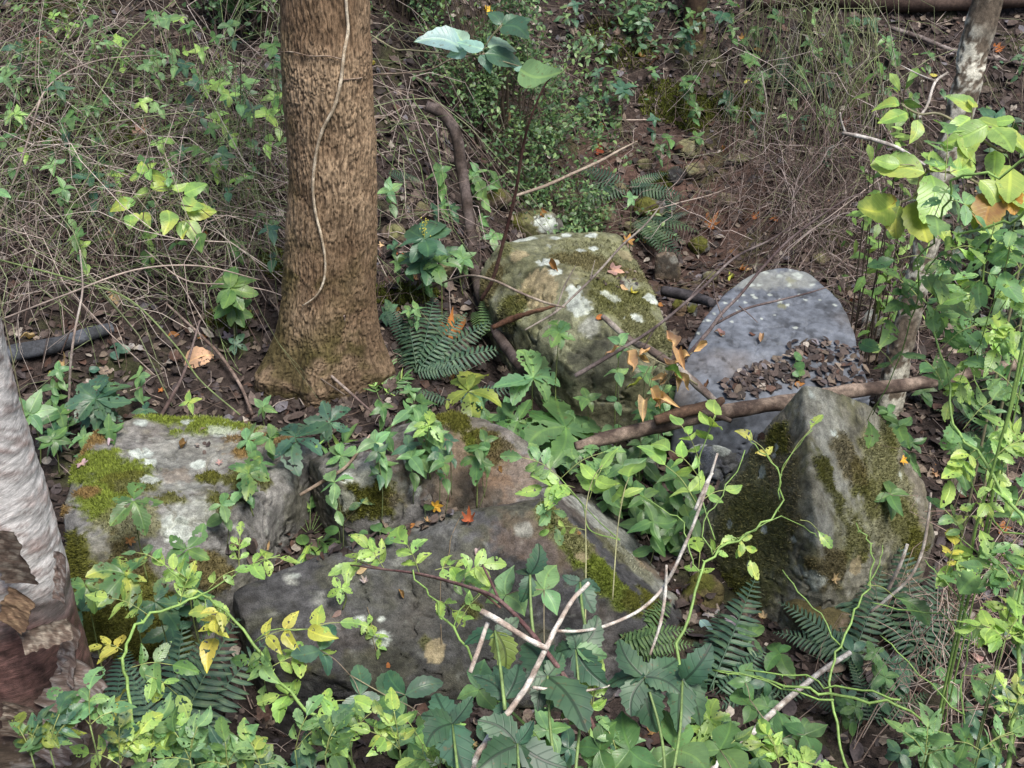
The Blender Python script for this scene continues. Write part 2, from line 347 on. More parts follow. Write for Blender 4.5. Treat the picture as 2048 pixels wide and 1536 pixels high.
def boulder(name, label, pts, base, patches, sharp=60, ico=ICO7, amp=.018, strata=.0, bury=-.3, world=None, seed=0, fuzz=0, cat="boulder", blot=1.0, group=None, film=.35, mat=None):
    W = [P(*p) for p in pts] if world is None else [np.array(p) for p in world]
    if bury is not None: W = W+[np.array([p[0], p[1]+.02, bury]) for p in W]
    c, N, D = hull_planes(W)
    dirs, F = ico
    q = np.clip(dirs@N.T, 1e-4, None)/D[None]
    r = (q**sharp).sum(1)**(-1/sharp)
    V = c+dirs*r[:, None]
    sz = D.mean()
    s = seed*7.7
    # joints and chips: shear the surface in flat facets, then small grain
    n1 = fbm(V*3.2+s, 3); n2 = fbm(V*11+s, 4, g=.6); rid = 1-np.abs(fbm(V*5+s+9, 3))
    n3 = fbm(V*38+s, 3, g=.6); pit = sstep(.25, .6, fbm(V*24+s+40, 2)); disp = amp*.9*n1+amp*.32*n2-amp*1.5*sstep(.95, 1.0, rid)+(amp/.016)*(.0012*n3-.0010*pit)
    if strata:
        a = V@nrmz([.25, .35, 1.]); a = a*26+1.5*fbm(V*2+s, 2)
        disp = disp+strata*(np.abs((a % 1)-.5)*2)**2*(1+.7*fbm(V*6+s, 2))
    V = V+dirs*disp[:, None]
    # normals (approx) for top-facing masks
    e1 = V[F[:, 1]]-V[F[:, 0]]; e2 = V[F[:, 2]]-V[F[:, 0]]; fn = np.cross(e1, e2); VN = np.zeros_like(V)
    for k in range(3): np.add.at(VN, F[:, k], fn)
    VN /= np.linalg.norm(VN, axis=1)[:, None]+1e-12
    b = np.array(ROCKC[base]); g1 = fbm(V*4+s+5, 4); g2 = fbm(V*22+s, 3)
    C = b*(1+.30*g1+.26*g2+.22*n3-.25*pit)[:, None]
    fl_ = sstep(.0, .5, fbm(V*5.5+s+120, 4, g=.65))*film; C = C*(1-fl_[:, None])+np.array([.085, .085, .035])*(1+.4*n3)[:, None]*fl_[:, None]
    warm = sstep(.1, .8, fbm(V*2.5+s+33, 3))[:, None]; C = C*(1-.35*warm)+np.array([.17, .13, .095])*(.35*warm)
    # small lichen spots everywhere, per base
    C = C*(1-.5*sstep(.15, .7, fbm(V*9+s+80, 4, g=.65))[:, None]); sp = sstep(.5, .75, fbm(V*18+s+60, 3))*(.5*blot); C = C*(1-sp[:, None])+np.array(LIC['pale'])*sp[:, None]
    bt = BVHTree.FromPolygons([Vector(v) for v in V[:len(ICO5[0])]] if False else V.tolist(), F.tolist())
    moss = np.zeros(len(V)); mcol = np.zeros((len(V), 3))
    for pt in patches:
        kind, u, v, rad = pt[:4]; st = pt[4] if len(pt) > 4 else 1.; asp = pt[5] if len(pt) > 5 else 1.; ang = pt[6] if len(pt) > 6 else 0
        d = ray(u, v); hit = bt.ray_cast(Vector(CAM), Vector(d))
        if hit[0] is None:
            hit = bt.find_nearest(Vector(P(u, v, c[1])))
        h = np.array(hit[0]); m = px(h)
        R_ = rad*m; rel = V-h
        if asp != 1.:
            ax_ = Rv*math.cos(math.radians(ang))+Uv*math.sin(math.radians(ang)); al = rel@ax_
            dist = np.sqrt(np.clip((rel**2).sum(1)-al**2, 0, None)+(al/asp)**2)
        else: dist = np.linalg.norm(rel, axis=1)
        crisp = kind in ('white', 'tan')
        fr = .30 if kind in ('white', 'tan', 'pale') else .55
        e = dist/R_+fr*fbm(V*(7/max(R_*14, .5))+s+u*.01, 4, g=.6)+.22*fbm(V*45+u*.1, 2)
        k = (sstep(1.0, .88, e) if crisp else sstep(1.08, .72, e))*st
        col = np.array(LIC[kind])*(1+.25*fbm(V*30+u, 2))[:, None]
        C = C*(1-k[:, None])+col*k[:, None]
        if kind in ('moss', 'bright', 'orange', 'olive', 'brownmoss'):
            moss = np.maximum(moss*(1-0*k), k); 
        elif kind in ('white', 'pale', 'tan'): moss = moss*(1-k)
        mcol = C
    V = V+VN*(.006*moss*(1+.6*fbm(V*40, 2)))[:, None]
    root = thing(name, label, cat, (c[0], c[1], float(gz(c[0], c[1])[0])), group)
    mk("rock", V, F, mat or M_ROCK, root, col=C)
    if fuzz:
        # moss tufts: short blades standing on the mossy skin
        fm = moss[F].mean(1); ar = np.linalg.norm(fn, axis=1)*.5; cen = V[F].mean(1)
        vis = (fn@(CAM-c)) > -.2*np.linalg.norm(fn, axis=1)*np.linalg.norm(CAM-c)
        pr = ar*np.clip(fm-.45, 0, 1)*vis; 
        if pr.sum() > 0:
            idx = RNG.choice(len(F), size=fuzz, p=pr/pr.sum()); w_ = RNG.dirichlet([1, 1, 1], fuzz)
            pos = (V[F[idx]]*w_[:, :, None]).sum(1); nn = VN[F[idx, 0]]
            t = nn*.8+np.array([0, 0, .35])+RNG.normal(size=(fuzz, 3))*.45; t /= np.linalg.norm(t, axis=1)[:, None]
            L = RNG.uniform(.006, .016, fuzz)[:, None]; sd = np.cross(t, RNG.normal(size=(fuzz, 3))); sd /= np.linalg.norm(sd, axis=1)[:, None]+1e-9
            wd = RNG.uniform(.0012, .0026, fuzz)[:, None]
            VV = np.stack([pos-sd*wd, pos+sd*wd, pos+t*L], 1).reshape(-1, 3)
            cc = C[F[idx, 0]]*RNG.uniform(.75, 1.5, (fuzz, 1)); 
            cc3 = np.repeat(cc, 3, 0); cc3[2::3] *= 1.35
            mb = mk("moss", VV, np.arange(fuzz*3).reshape(-1, 3), M_MOSS, root, col=cc3, smooth=False); mb["kind"] = "stuff"
    SOLIDS.append((V, F)); return root
boulder("boulder", "big pale boulder topped with yellow-green and orange moss beside the peeling trunk",
    [(145, 915, 4.02), (200, 850, 4.25), (300, 826, 4.4), (430, 826, 4.42), (560, 852, 4.32), (640, 893, 4.15), (600, 950, 3.98), (480, 1010, 3.72), (440, 1080, 3.6), (300, 1120, 3.5), (180, 1095, 3.5), (118, 1000, 3.72), (160, 1300, 3.32), (430, 1300, 3.36), (445, 1140, 3.52), (280, 1180, 3.42)],
    'pale', [('pale', 350, 930, 120, .5), ('dark', 350, 925, 50, .35), ('rust', 350, 950, 40, .4), ('bright', 215, 935, 62, 1, 1.6, -30), ('bright', 190, 1000, 58), ('orange', 190, 880, 42, 1), ('orange', 170, 985, 26), ('moss', 255, 965, 45, .9, 1.5, -40), ('bright', 340, 838, 45, 1, 2, 0), ('bright', 420, 855, 46, 1, 2, -10), ('moss', 500, 840, 40, .9, 2, 0), ('orange', 520, 875, 40, .9, 1.6, -10), ('bright', 350, 868, 18),
     ('orange', 480, 905, 26), ('moss', 410, 960, 30), ('moss', 335, 1000, 34, .9, 1.7, 0), ('olive', 255, 1050, 60, .8), ('orange', 130, 1020, 20), ('moss', 430, 1010, 40, .9), ('white', 280, 845, 16), ('white', 285, 910, 22), ('white', 378, 845, 14), ('white', 395, 930, 15), ('white', 300, 925, 14), ('pale', 370, 1040, 60, .9), ('white', 300, 960, 18, .8), ('white', 450, 870, 26, .5, 1.5, -20),
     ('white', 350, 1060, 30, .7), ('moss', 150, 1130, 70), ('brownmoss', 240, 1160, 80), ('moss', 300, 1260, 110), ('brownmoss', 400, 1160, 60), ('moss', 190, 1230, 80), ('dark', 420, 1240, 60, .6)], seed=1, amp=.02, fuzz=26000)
boulder("boulder", "grey-brown boulder with one dark moss patch between the mossy boulder and the front slab",
    [(612, 915, 4.05), (700, 893, 4.15), (800, 852, 4.2), (870, 826, 4.22), (960, 830, 4.2), (1050, 868, 4.1), (1110, 935, 3.98), (1150, 1000, 3.85), (1080, 1010, 3.82), (900, 1045, 3.8), (760, 1058, 3.78), (690, 1042, 3.8), (640, 970, 3.95), (660, 960, 3.85), (860, 870, 4.02), (720, 905, 4.0)],
    'grey', [('rust', 900, 940, 110, .45), ('rust', 1000, 960, 70, .5), ('rust', 800, 900, 50, .3), ('blank' if False else 'dark', 700, 900, 40, .3), ('moss', 745, 975, 52), ('moss', 700, 1010, 30, .8), ('brownmoss', 790, 1000, 32, .7), ('moss', 905, 845, 48), ('moss', 955, 880, 40), ('bright', 950, 895, 22, .6), ('brownmoss', 990, 900, 40, .8), ('pale', 720, 940, 40, .8), ('white', 690, 955, 14, .8), ('white', 762, 920, 8), ('white', 805, 905, 7), ('white', 812, 925, 5), ('pale', 830, 980, 12), ('white', 760, 890, 5), ('white', 870, 910, 5), ('pale', 690, 1000, 25, .7), ('dark', 960, 1010, 50, .6)], seed=2, amp=.016, fuzz=9000)
boulder("boulder", "long dark grey slab boulder in front, ridge of moss down its right end",
    [(455, 1172, 3.48), (560, 1135, 3.55), (700, 1100, 3.6), (860, 1032, 3.7), (960, 1012, 3.7), (1090, 1004, 3.66), (1180, 980, 4.1), (1290, 1070, 4.02), (1350, 1145, 3.9), (1425, 1212, 3.78), (1265, 1215, 3.36), (1180, 1115, 3.5), (505, 1300, 3.26), (620, 1345, 3.2), (900, 1395, 3.14), (1200, 1400, 3.16), (1330, 1330, 3.3)],
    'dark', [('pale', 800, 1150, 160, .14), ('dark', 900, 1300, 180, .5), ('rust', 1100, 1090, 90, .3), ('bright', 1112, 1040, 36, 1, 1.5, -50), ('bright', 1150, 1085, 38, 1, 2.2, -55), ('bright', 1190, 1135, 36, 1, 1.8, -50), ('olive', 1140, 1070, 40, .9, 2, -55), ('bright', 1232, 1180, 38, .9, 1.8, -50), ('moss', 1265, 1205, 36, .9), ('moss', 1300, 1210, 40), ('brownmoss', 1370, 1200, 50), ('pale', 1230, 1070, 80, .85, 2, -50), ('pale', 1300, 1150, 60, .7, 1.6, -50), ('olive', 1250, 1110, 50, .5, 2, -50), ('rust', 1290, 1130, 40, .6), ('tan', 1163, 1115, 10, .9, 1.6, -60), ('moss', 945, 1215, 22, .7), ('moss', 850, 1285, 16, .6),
     ('white', 758, 1278, 22, .8), ('tan', 872, 1305, 24, .8), ('white', 720, 1242, 12, .8), ('white', 764, 1238, 5), ('pale', 580, 1160, 12), ('white', 590, 1150, 7), ('pale', 1050, 1060, 20, .6), ('pale', 800, 1120, 18, .4), ('pale', 640, 1200, 20, .4), ('moss', 480, 1300, 40, .8), ('moss', 600, 1335, 22, .7)], seed=3, amp=.012, strata=.003, fuzz=9000, blot=.7)
boulder("boulder", "tall pyramid-shaped boulder with a sharp ridge and olive moss on the right",
    [(1607, 772, 3.9), (1640, 778, 3.92), (1745, 812, 4.02), (1800, 885, 4.02), (1853, 968, 4.02), (1872, 1070, 3.9), (1815, 1165, 3.74), (1700, 1215, 3.56), (1648, 1200, 3.44), (1622, 940, 3.62), (1636, 1070, 3.50), (1553, 850, 4.12), (1425, 985, 4.18), (1368, 1085, 4.04), (1420, 1225, 3.82), (1470, 1255, 3.66), (1565, 1282, 3.48), (1760, 1235, 3.60), (1840, 1175, 3.76)],
    'warm', [('brownmoss', 1530, 1000, 130, .6), ('olive', 1500, 1060, 130, .6), ('moss', 1500, 1100, 120, .5), ('dark', 1560, 1100, 80, .2), ('moss', 1560, 880, 46, .9), ('dark', 1590, 860, 26, .7), ('moss', 1480, 1200, 70, .8), ('pale', 1660, 850, 60, .45, 1.6, -60), ('pale', 1690, 990, 80, .45, 2, -60), ('pale', 1650, 1060, 40, .5), ('moss', 1640, 940, 32, .9, 1.6, -60), ('moss', 1740, 990, 46, .9, 2, -50), ('moss', 1790, 1030, 60, .9, 1.6, -50), ('moss', 1710, 1070, 40, .85, 1.6, -50), ('brownmoss', 1690, 900, 46, .8, 2, -40), ('olive', 1760, 900, 70, .8), ('olive', 1780, 1010, 90, .6), ('olive', 1700, 1060, 70, .5), ('moss', 1780, 860, 40, .7, 1.6, -50), ('moss', 1670, 1000, 22, .8, 2.4, -60), ('dark', 1760, 840, 40, .5), ('brownmoss', 1660, 1140, 46, .8), ('moss', 1830, 1090, 50, .9),
     ('white', 1622, 790, 9), ('white', 1668, 868, 7), ('pale', 1550, 910, 9), ('white', 1530, 1060, 10, .8), ('white', 1450, 925, 16, .6), ('tan', 1712, 1135, 20, .8), ('white', 1630, 1160, 22, .6), ('white', 1560, 990, 6), ('white', 1500, 1130, 8, .7), ('white', 1490, 880, 8, .8), ('white', 1590, 1080, 8, .6), ('pale', 1600, 1140, 14, .7), ('white', 1460, 1050, 8, .6), ('white', 1800, 950, 8, .6)], seed=4, amp=.013, strata=.003, sharp=220, film=.6, fuzz=22000)
boulder("boulder", "smooth blue-grey rounded slab with white lichen dots and leaf litter on its lower side",
    [(1340, 805, 4.55), (1352, 740, 4.7), (1378, 668, 4.88), (1440, 582, 5.2), (1500, 540, 5.4), (1560, 526, 5.45), (1620, 536, 5.4), (1685, 590, 5.18), (1718, 660, 4.93), (1735, 730, 4.75), (1750, 790, 4.62), (1480, 812, 4.5)],
    'blue', [('pale', 1530, 560, 46, .5, 1.6, 0), ('pale', 1600, 555, 40, .5)]+[('white', u, v, r, .75) for u, v, r in [(1530, 545, 9), (1560, 552, 8), (1595, 550, 10), (1500, 570, 7), (1580, 570, 6), (1510, 595, 6), (1540, 590, 5), (1450, 606, 5), (1475, 622, 4), (1430, 628, 4), (1463, 645, 4), (1523, 637, 4), (1590, 655, 5), (1505, 590, 5), (1485, 590, 4), (1560, 600, 6), (1575, 610, 5), (1415, 640, 4), (1395, 665, 3), (1490, 605, 4), (1550, 630, 3), (1430, 595, 4), (1600, 590, 4), (1625, 570, 6), (1640, 600, 4), (1670, 610, 3), (1400, 625, 3), (1445, 670, 3), (1470, 600, 5), (1520, 570, 5), (1610, 600, 4), (1580, 540, 5)]]
    +[('olive', 1565, 612, 10, .7), ('olive', 1580, 560, 14, .5)], seed=5, amp=.009, mat=M_SLAB, sharp=40, fuzz=0, blot=.15, film=0.)
boulder("boulder", "squarish boulder covered in olive moss and white lichen behind the ferns",
    [(998, 487, 5.35), (1070, 463, 5.52), (1245, 464, 5.5), (1275, 520, 5.3), (1312, 600, 5.05), (1350, 690, 4.78), (1215, 640, 4.78), (1130, 560, 4.98), (1180, 705, 4.7), (958, 545, 5.35), (985, 622, 5.08), (1150, 745, 4.65), (1290, 750, 4.62), (1060, 660, 4.86)],
    'olive', [('olive', 1200, 540, 150, .5), ('moss', 1230, 600, 80, .6), ('olive', 1280, 660, 60, .8), ('tan', 1080, 580, 48, .8), ('tan', 1040, 510, 20, .8), ('brownmoss', 990, 570, 40, .8), ('moss', 1030, 620, 40, .8), ('moss', 1010, 500, 20, .6), ('brownmoss', 1200, 530, 40, .7, 2, -10), ('brownmoss', 1260, 550, 30, .6),
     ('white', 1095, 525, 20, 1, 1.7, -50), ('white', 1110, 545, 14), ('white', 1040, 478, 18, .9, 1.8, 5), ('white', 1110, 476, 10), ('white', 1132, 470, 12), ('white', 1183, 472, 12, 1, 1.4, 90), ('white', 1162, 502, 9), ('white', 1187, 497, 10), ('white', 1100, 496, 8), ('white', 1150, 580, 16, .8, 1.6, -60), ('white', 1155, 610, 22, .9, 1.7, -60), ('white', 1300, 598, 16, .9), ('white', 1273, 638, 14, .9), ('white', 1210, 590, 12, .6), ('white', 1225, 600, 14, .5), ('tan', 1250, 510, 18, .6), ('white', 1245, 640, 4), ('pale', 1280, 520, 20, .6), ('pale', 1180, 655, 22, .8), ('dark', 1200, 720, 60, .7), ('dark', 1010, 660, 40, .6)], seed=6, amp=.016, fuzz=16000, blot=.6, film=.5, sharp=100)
def pebble(name, label, u, v, y, wpx, hpx, base, patches, seed, cat="rock", deep=1., group=None, ground=True):
    c = P(u, v, y)
    for _ in range(3):
        m = px(c); a, b = wpx*m/2, hpx*m/2*1.15
        if ground: c = above(u, v, b*.35)
    m = px(c)
    rs = np.random.default_rng(seed); pts = []
    for k in range(22):
        d = nrmz(rs.normal(size=3)); pts.append(c+np.array([a, a*.8*deep, b])*d*rs.uniform(.88, 1.08))
    return boulder(name, label, None, base, patches, ico=ICO5, world=pts, seed=seed, amp=min(.012, .09*b), bury=None, sharp=12, cat=cat, fuzz=0, group=group)
pebble("rock", "low olive rock with one bright white lichen patch directly behind the squarish boulder", 1060, 448, 5.85, 150, 62, 'grey', [('olive', 1040, 445, 60), ('moss', 1020, 450, 30), ('white', 1098, 448, 20, 1, 1.6, 0)], 21)
pebble("rock", "white-lichened rock at the lower left corner of the blue-grey slab", 1400, 800, 4.42, 120, 90, 'grey', [('white', 1380, 790, 24, .8), ('white', 1410, 810, 22, .7), ('olive', 1440, 780, 20, .8), ('moss', 1350, 810, 20)], 22)
pebble("rock", "smooth grey rock between the fern and the squarish boulder by the creek", 1335, 540, 5.55, 78, 90, 'brown', [('dark', 1330, 530, 30, .5), ('pale', 1350, 520, 12, .4)], 23)
pebble("rock", "small green mossy stone on the dark mud above the blue-grey slab", 1400, 492, 6.0, 52, 40, 'grey', [('moss', 1395, 485, 26)], 24)
pebble("rock", "tan rounded stone wedged by the black log left of the blue-grey slab", 1355, 620, 5.2, 44, 56, 'tan', [('rust', 1360, 625, 20, .8), ('moss', 1345, 600, 14)], 25)
pebble("rock", "greenish stone touching the tan stone beside the black log", 1383, 622, 5.15, 26, 44, 'dark', [('moss', 1383, 615, 12)], 26)
pebble("rock", "tan rock on the slope above the red soil, left of the moss mat", 1388, 345, 7.25, 60, 44, 'brown', [('olive', 1385, 335, 20, .7)], 27)
pebble("rock", "grey-brown rock above the tan one at the edge of the moss", 1378, 300, 7.5, 64, 48, 'tan', [('olive', 1378, 290, 25, .6)], 28)
pebble("rock", "dark wet rock under the tan rock on the far slope", 1352, 352, 7.1, 44, 40, 'dark', [], 29)
pebble("rock", "half buried grey rock amid the ferns right of the red soil", 1480, 318, 7.4, 50, 26, 'brown', [('olive', 1480, 312, 14)], 30)
pebble("rock", "flat brown rock at the foot of the tree on its creek side", 790, 470, 5.9, 70, 50, 'brown', [('olive', 790, 460, 20)], 31)
pebble("rock", "low brown rock behind the curved log's foot", 985, 395, 6.2, 90, 46, 'brown', [('moss', 990, 385, 26, .8)], 32)
pebble("rock", "brown rock under the pyramid boulder's front corner", 1640, 1235, 3.5, 200, 120, 'brown', [('brownmoss', 1640, 1220, 60), ('moss', 1600, 1270, 40)], 33)
pebble("rock", "pale bluish ledge rock tucked behind the pyramid boulder's left side", 1440, 920, 4.12, 150, 110, 'blue', [('white', 1400, 890, 30, .5), ('white', 1450, 880, 20, .6)], 34)
pebble("rock", "rounded mossy stone under the lance-leaved plants between the two boulders", 530, 1065, 3.7, 70, 60, 'grey', [('moss', 525, 1070, 30)], 35)
pebble("rock", "dark mossy rock on the mud edge right of the fern, behind the blue slab", 1300, 420, 6.4, 80, 60, 'grey', [('moss', 1300, 410, 40)], 36)
pebble("rock", "grey rock behind the right end of the blue-grey slab", 1750, 650, 5.0, 70, 90, 'grey', [('white', 1745, 630, 18, .5)], 37)
pebble("rock", "mossy rock at the lower right edge of the front slab", 1400, 1190, 3.75, 110, 90, 'brown', [('brownmoss', 1400, 1180, 50), ('moss', 1380, 1150, 30)], 38)
for k, (u, v, s_) in enumerate([(700, 560, 26), (840, 420, 30), (1210, 430, 34), (1240, 380, 30), (1180, 400, 26), (1260, 455, 24), (1450, 400, 30), (1290, 330, 26), (915, 640, 26), (890, 540, 30), (1640, 520, 28), (1420, 555, 26), (1740, 560, 30), (1330, 470, 26), (1130, 410, 26)]):
    c = above(u, v, .015); pebble("stone", whereis(u, v, "small brown stone"), u, v, c[1], s_*1.6, s_*1.1, 'brown', [('olive', u, v-5, s_*.5, .6)], 50+k, cat="stone", group="small stones in the creek bank")
# ------------------------------------------------------------------ tree trunks
def trunk(name, line, rad, n_t, n_z, barkfn, mat, parent):
    """line: control points bottom->top; rad: radii; barkfn(theta, s, V) -> (displacement, colour)"""
    c = smooth(line, max(2, n_z//(len(line)-1))); n = len(c); s = np.concatenate([[0], np.cumsum(np.linalg.norm(np.diff(c, axis=0), axis=1))])
    r = np.interp(np.linspace(0, 1, n), np.linspace(0, 1, len(rad)), rad)
    th = np.linspace(0, 2*math.pi, n_t, endpoint=False)
    TH, SS = np.meshgrid(th, s); D = np.stack([np.cos(TH), np.sin(TH), np.zeros_like(TH)], -1)
    RR = np.repeat(r[:, None], n_t, 1); base = np.repeat(c[:, None], n_t, 1)
    d, col = barkfn(TH.ravel(), SS.ravel(), RR.ravel(), base.reshape(-1, 3))
    V = base.reshape(-1, 3)+D.reshape(-1, 3)*(RR.ravel()+d)[:, None]
    i = np.arange(n-1)[:, None]*n_t; j = np.arange(n_t)[None]; k = (j+1) % n_t
    F = np.stack([i+j, i+k, i+n_t+k, i+n_t+j], -1).reshape(-1, 4)
    return mk(name, V, F, mat, parent, col=col), V, F
def furrow(TH, SS, RR, B):
    R0 = .18; X = np.stack([np.cos(TH)*R0, np.sin(TH)*R0, SS], 1)
    wp = X+.016*np.stack([fbm(X*6, 3), fbm(X*6+50, 3), fbm(X*6+90, 3)], 1)*np.array([1, 1, 2.5])
    q = wp*np.array([78, 78, 4.2]); n1 = perlin(q)+.14*perlin(wp*np.array([50, 50, 22.])+11); n2 = perlin(wp*np.array([130, 130, 9.])+30); cr = perlin(wp*np.array([40, 40, 60.])+70)
    f1 = np.exp(-(n1/.12)**2); f2 = np.exp(-(n2/.18)**2)*.6; f3 = np.exp(-(cr/.07)**2)*.12
    f = np.clip(np.maximum(np.maximum(f1, f2), f3), 0, 1)
    lump = fbm(X*3+5, 3); gr = fbm(X*60, 2)
    root = sum(a*np.exp(-((np.angle(np.exp(1j*(TH-t0))))/w_)**2) for t0, w_, a in [(-.35, .35, .07), (-2.6, .45, .10), (-1.7, .25, .05), (-1.5, .5, .02), (1.6, .7, .08), (2.9, .4, .04)])
    fl = np.exp(-np.clip(SS-.1, 0, None)/.17)
    d = -.009*f+.0014*gr+.012*lump+root*fl*1.0+.02*fl
    tan_ = np.array([.29, .192, .118]); hi = np.array([.42, .305, .20]); drk = np.array([.045, .030, .020])
    t = sstep(-.5, .6, .7*lump+.3*fbm(X*8+8, 3)+.25*gr)[:, None]
    C = (tan_*.72)*(1-t)+hi*t*.95
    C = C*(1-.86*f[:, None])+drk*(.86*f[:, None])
    band = sstep(.0, .6, fbm(X*np.array([2, 2, 2.6])+33, 3))[:, None]*.45; C = C*(1-band)+np.array([.13, .085, .05])*band
    # moss: low on the trunk and up its left edge
    lowm = np.clip(sstep(.75, .05, SS+.25*fbm(X*6, 3))*1.0*sstep(-.2, .3, fbm(X*7+5, 3)+.25), 0, 1)
    left = sstep(-.55, -.92, np.cos(TH)+.15*fbm(X*8, 2))*.45*sstep(-.5, .3, fbm(X*5+70, 3))
    m = np.clip(np.maximum(lowm*.95, left), 0, 1)[:, None]; C = C*(1-m)+np.array([.085, .078, .018])*(1-.5*f[:, None])*m
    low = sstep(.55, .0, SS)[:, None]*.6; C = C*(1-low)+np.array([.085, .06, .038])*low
    return d, C
tb = above(668, 790); tz0 = tb[2]
L = [P(663, 780, 4.98), P(661, 700, 4.96), P(660, 600, 4.95), P(665, 400, 4.95), P(658, 200, 4.95), P(648, 0, 4.95)]
L[0][2] = float(gz(L[0][0], L[0][1])[0])-.10
top = L[-1].copy(); L += [top+np.array([.0, .02, 1.3]), top+np.array([.05, .0, 3.0])]
T1 = thing("tree", "stout trunk with deeply furrowed orange-brown bark, mossy at its flared foot", "tree", (L[0][0], L[0][1], L[0][2]+.1))
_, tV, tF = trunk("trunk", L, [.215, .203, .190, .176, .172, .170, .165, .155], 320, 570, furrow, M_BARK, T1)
SOLIDS.append((tV, tF))
# peeling trunk, left foreground
def peel(TH, SS, RR, B):
    X = np.stack([np.cos(TH)*.17, np.sin(TH)*.17, SS], 1)
    tw = X.copy(); tw[:, 2] += .09*np.sin(TH*1+.6)+.05*fbm(X*3, 2)
    silver_hi = sstep(1.45, 1.0, 0) if False else None
    a = fbm(tw*np.array([3, 3, 2.2])+4, 3); st = fbm(tw*np.array([9, 9, 70.]), 3); st2 = fbm(tw*np.array([14, 14, 28.])+9, 3)
    up = sstep(.95, 1.12, B[:, 2]+.10*a)                    # silvery bark above
    lo = sstep(.80, .62, B[:, 2]+.12*a+.03*st2)             # grey-brown below
    sheet = np.clip(np.maximum(up, lo), 0, 1)
    C = np.array([.105, .056, .050])*(1+.5*st2+.55*fbm(X*60, 2))[:, None]
    silver = (np.array([.52, .505, .495])*(1+.18*a)[:, None]); dkst = sstep(.1, .6, st)[:, None]*.6
    silver = silver*(1-dkst)+np.array([.15, .095, .08])*dkst
    pk = sstep(.1, .55, st2)[:, None]*.45; silver = silver*(1-pk)+np.array([.30, .20, .175])*pk
    lower = np.array([.105, .08, .06])*(1+.3*st2)[:, None]; ls = sstep(.15, .45, st)[:, None]*.6; lower = lower*(1-ls)+np.array([.34, .32, .30])*ls
    C = C*(1-up[:, None])+silver*up[:, None]; C = C*(1-lo[:, None])+lower*lo[:, None]
    edge = np.exp(-((sheet-.5)/.22)**2)[:, None]*.75; C = C*(1-edge)+np.array([.045, .03, .025])*edge
    d = .010*a+.007*sheet+.0022*st*sheet+.002*st2+.003*fbm(X*20, 2)
    return d, C
BL = [np.array([-1.235, 2.50, -.2]), np.array([-1.225, 2.5, .2]), np.array([-1.225, 2.5, .6]), np.array([-1.245, 2.5, 1.05]), np.array([-1.262, 2.5, 1.4]), np.array([-1.262, 2.5, 1.75]), np.array([-1.27, 2.5, 2.6]), np.array([-1.28, 2.5, 4.0])]
T2 = thing("tree", "leaning trunk at the left edge with peeling silvery and reddish papery bark", "tree", BL[0]+np.array([0, 0, .3]))
_, pV, pF = trunk("trunk", BL, [.195, .185, .175, .178, .172, .165, .16, .15], 240, 420, peel, M_PEEL, T2)
SOLIDS.append((pV, pF))
def curl(name, u, v, y, wpx, hpx, ang, roll, parent, cols, seed):
    """a strip of bark lifting off the trunk"""
    c = P(u, v, y); m = px(c); n1, n2 = 14, 26
    a = np.linspace(-.5, .5, n1); b = np.linspace(-.5, .5, n2); A, B_ = np.meshgrid(a, b)
    w_, h_ = wpx*m, hpx*m
    ax = Rv*math.cos(math.radians(ang))+np.array([0, 0, 1.])*math.sin(math.radians(ang)); ay = np.cross([0, -1., 0], ax); out = np.array([0, -1., 0])
    ed = .5*fbm(np.stack([A.ravel()*3, B_.ravel()*7, np.full(A.size, seed)], 1), 3).reshape(A.shape)
    X = A*w_*(1+.5*ed); Y = B_*h_; Z = roll*w_*(np.clip(A+.5, 0, 1)**2)+.006*ed+.004
    V = c+X[..., None]*ax+Y[..., None]*ay+Z[..., None]*out
    V = V.reshape(-1, 3); i = (np.arange(n2-1)[:, None]*n1+np.arange(n1-1)[None]).ravel(); F = np.stack([i, i+1, i+n1+1, i+n1], 1)
    st = fbm(np.stack([A.ravel()*3, B_.ravel()*11, np.full(A.size, seed+5.)], 1), 3)
    k = sstep(-.1, .5, st)[:, None]; k = k*.75+.1; C = np.array(cols[0])*(1-k)+np.array(cols[1])*k
    V2 = np.concatenate([V, V+out*(-.004)]); F2 = np.concatenate([F, F[:, ::-1]+len(V)])
    mk(name, V2, F2, M_PEEL, parent, col=np.concatenate([C, C*.6]))
SIL = ((.16, .11, .09), (.42, .39, .37)); GRB = ((.09, .06, .045), (.30, .26, .21)); TNB = ((.13, .08, .05), (.36, .25, .15))
for a in [(20, 1110, 2.33, 75, 130, 10, .25, GRB), (35, 1215, 2.31, 60, 90, -25, .35, TNB), (95, 1265, 2.31, 40, 110, -70, .5, GRB), (138, 1300, 2.36, 42, 150, -15, .55, SIL), (150, 1380, 2.35, 90, 150, -38, .3, SIL), (40, 1440, 2.3, 70, 90, -10, .18, GRB), (122, 1150, 2.36, 26, 120, -10, .6, SIL), (110, 1475, 2.31, 90, 120, -30, .2, SIL), (178, 1440, 2.41, 36, 130, -30, .4, SIL)]:
    curl("bark_strip", *a[:7], T2, a[7], a[0]*.1)
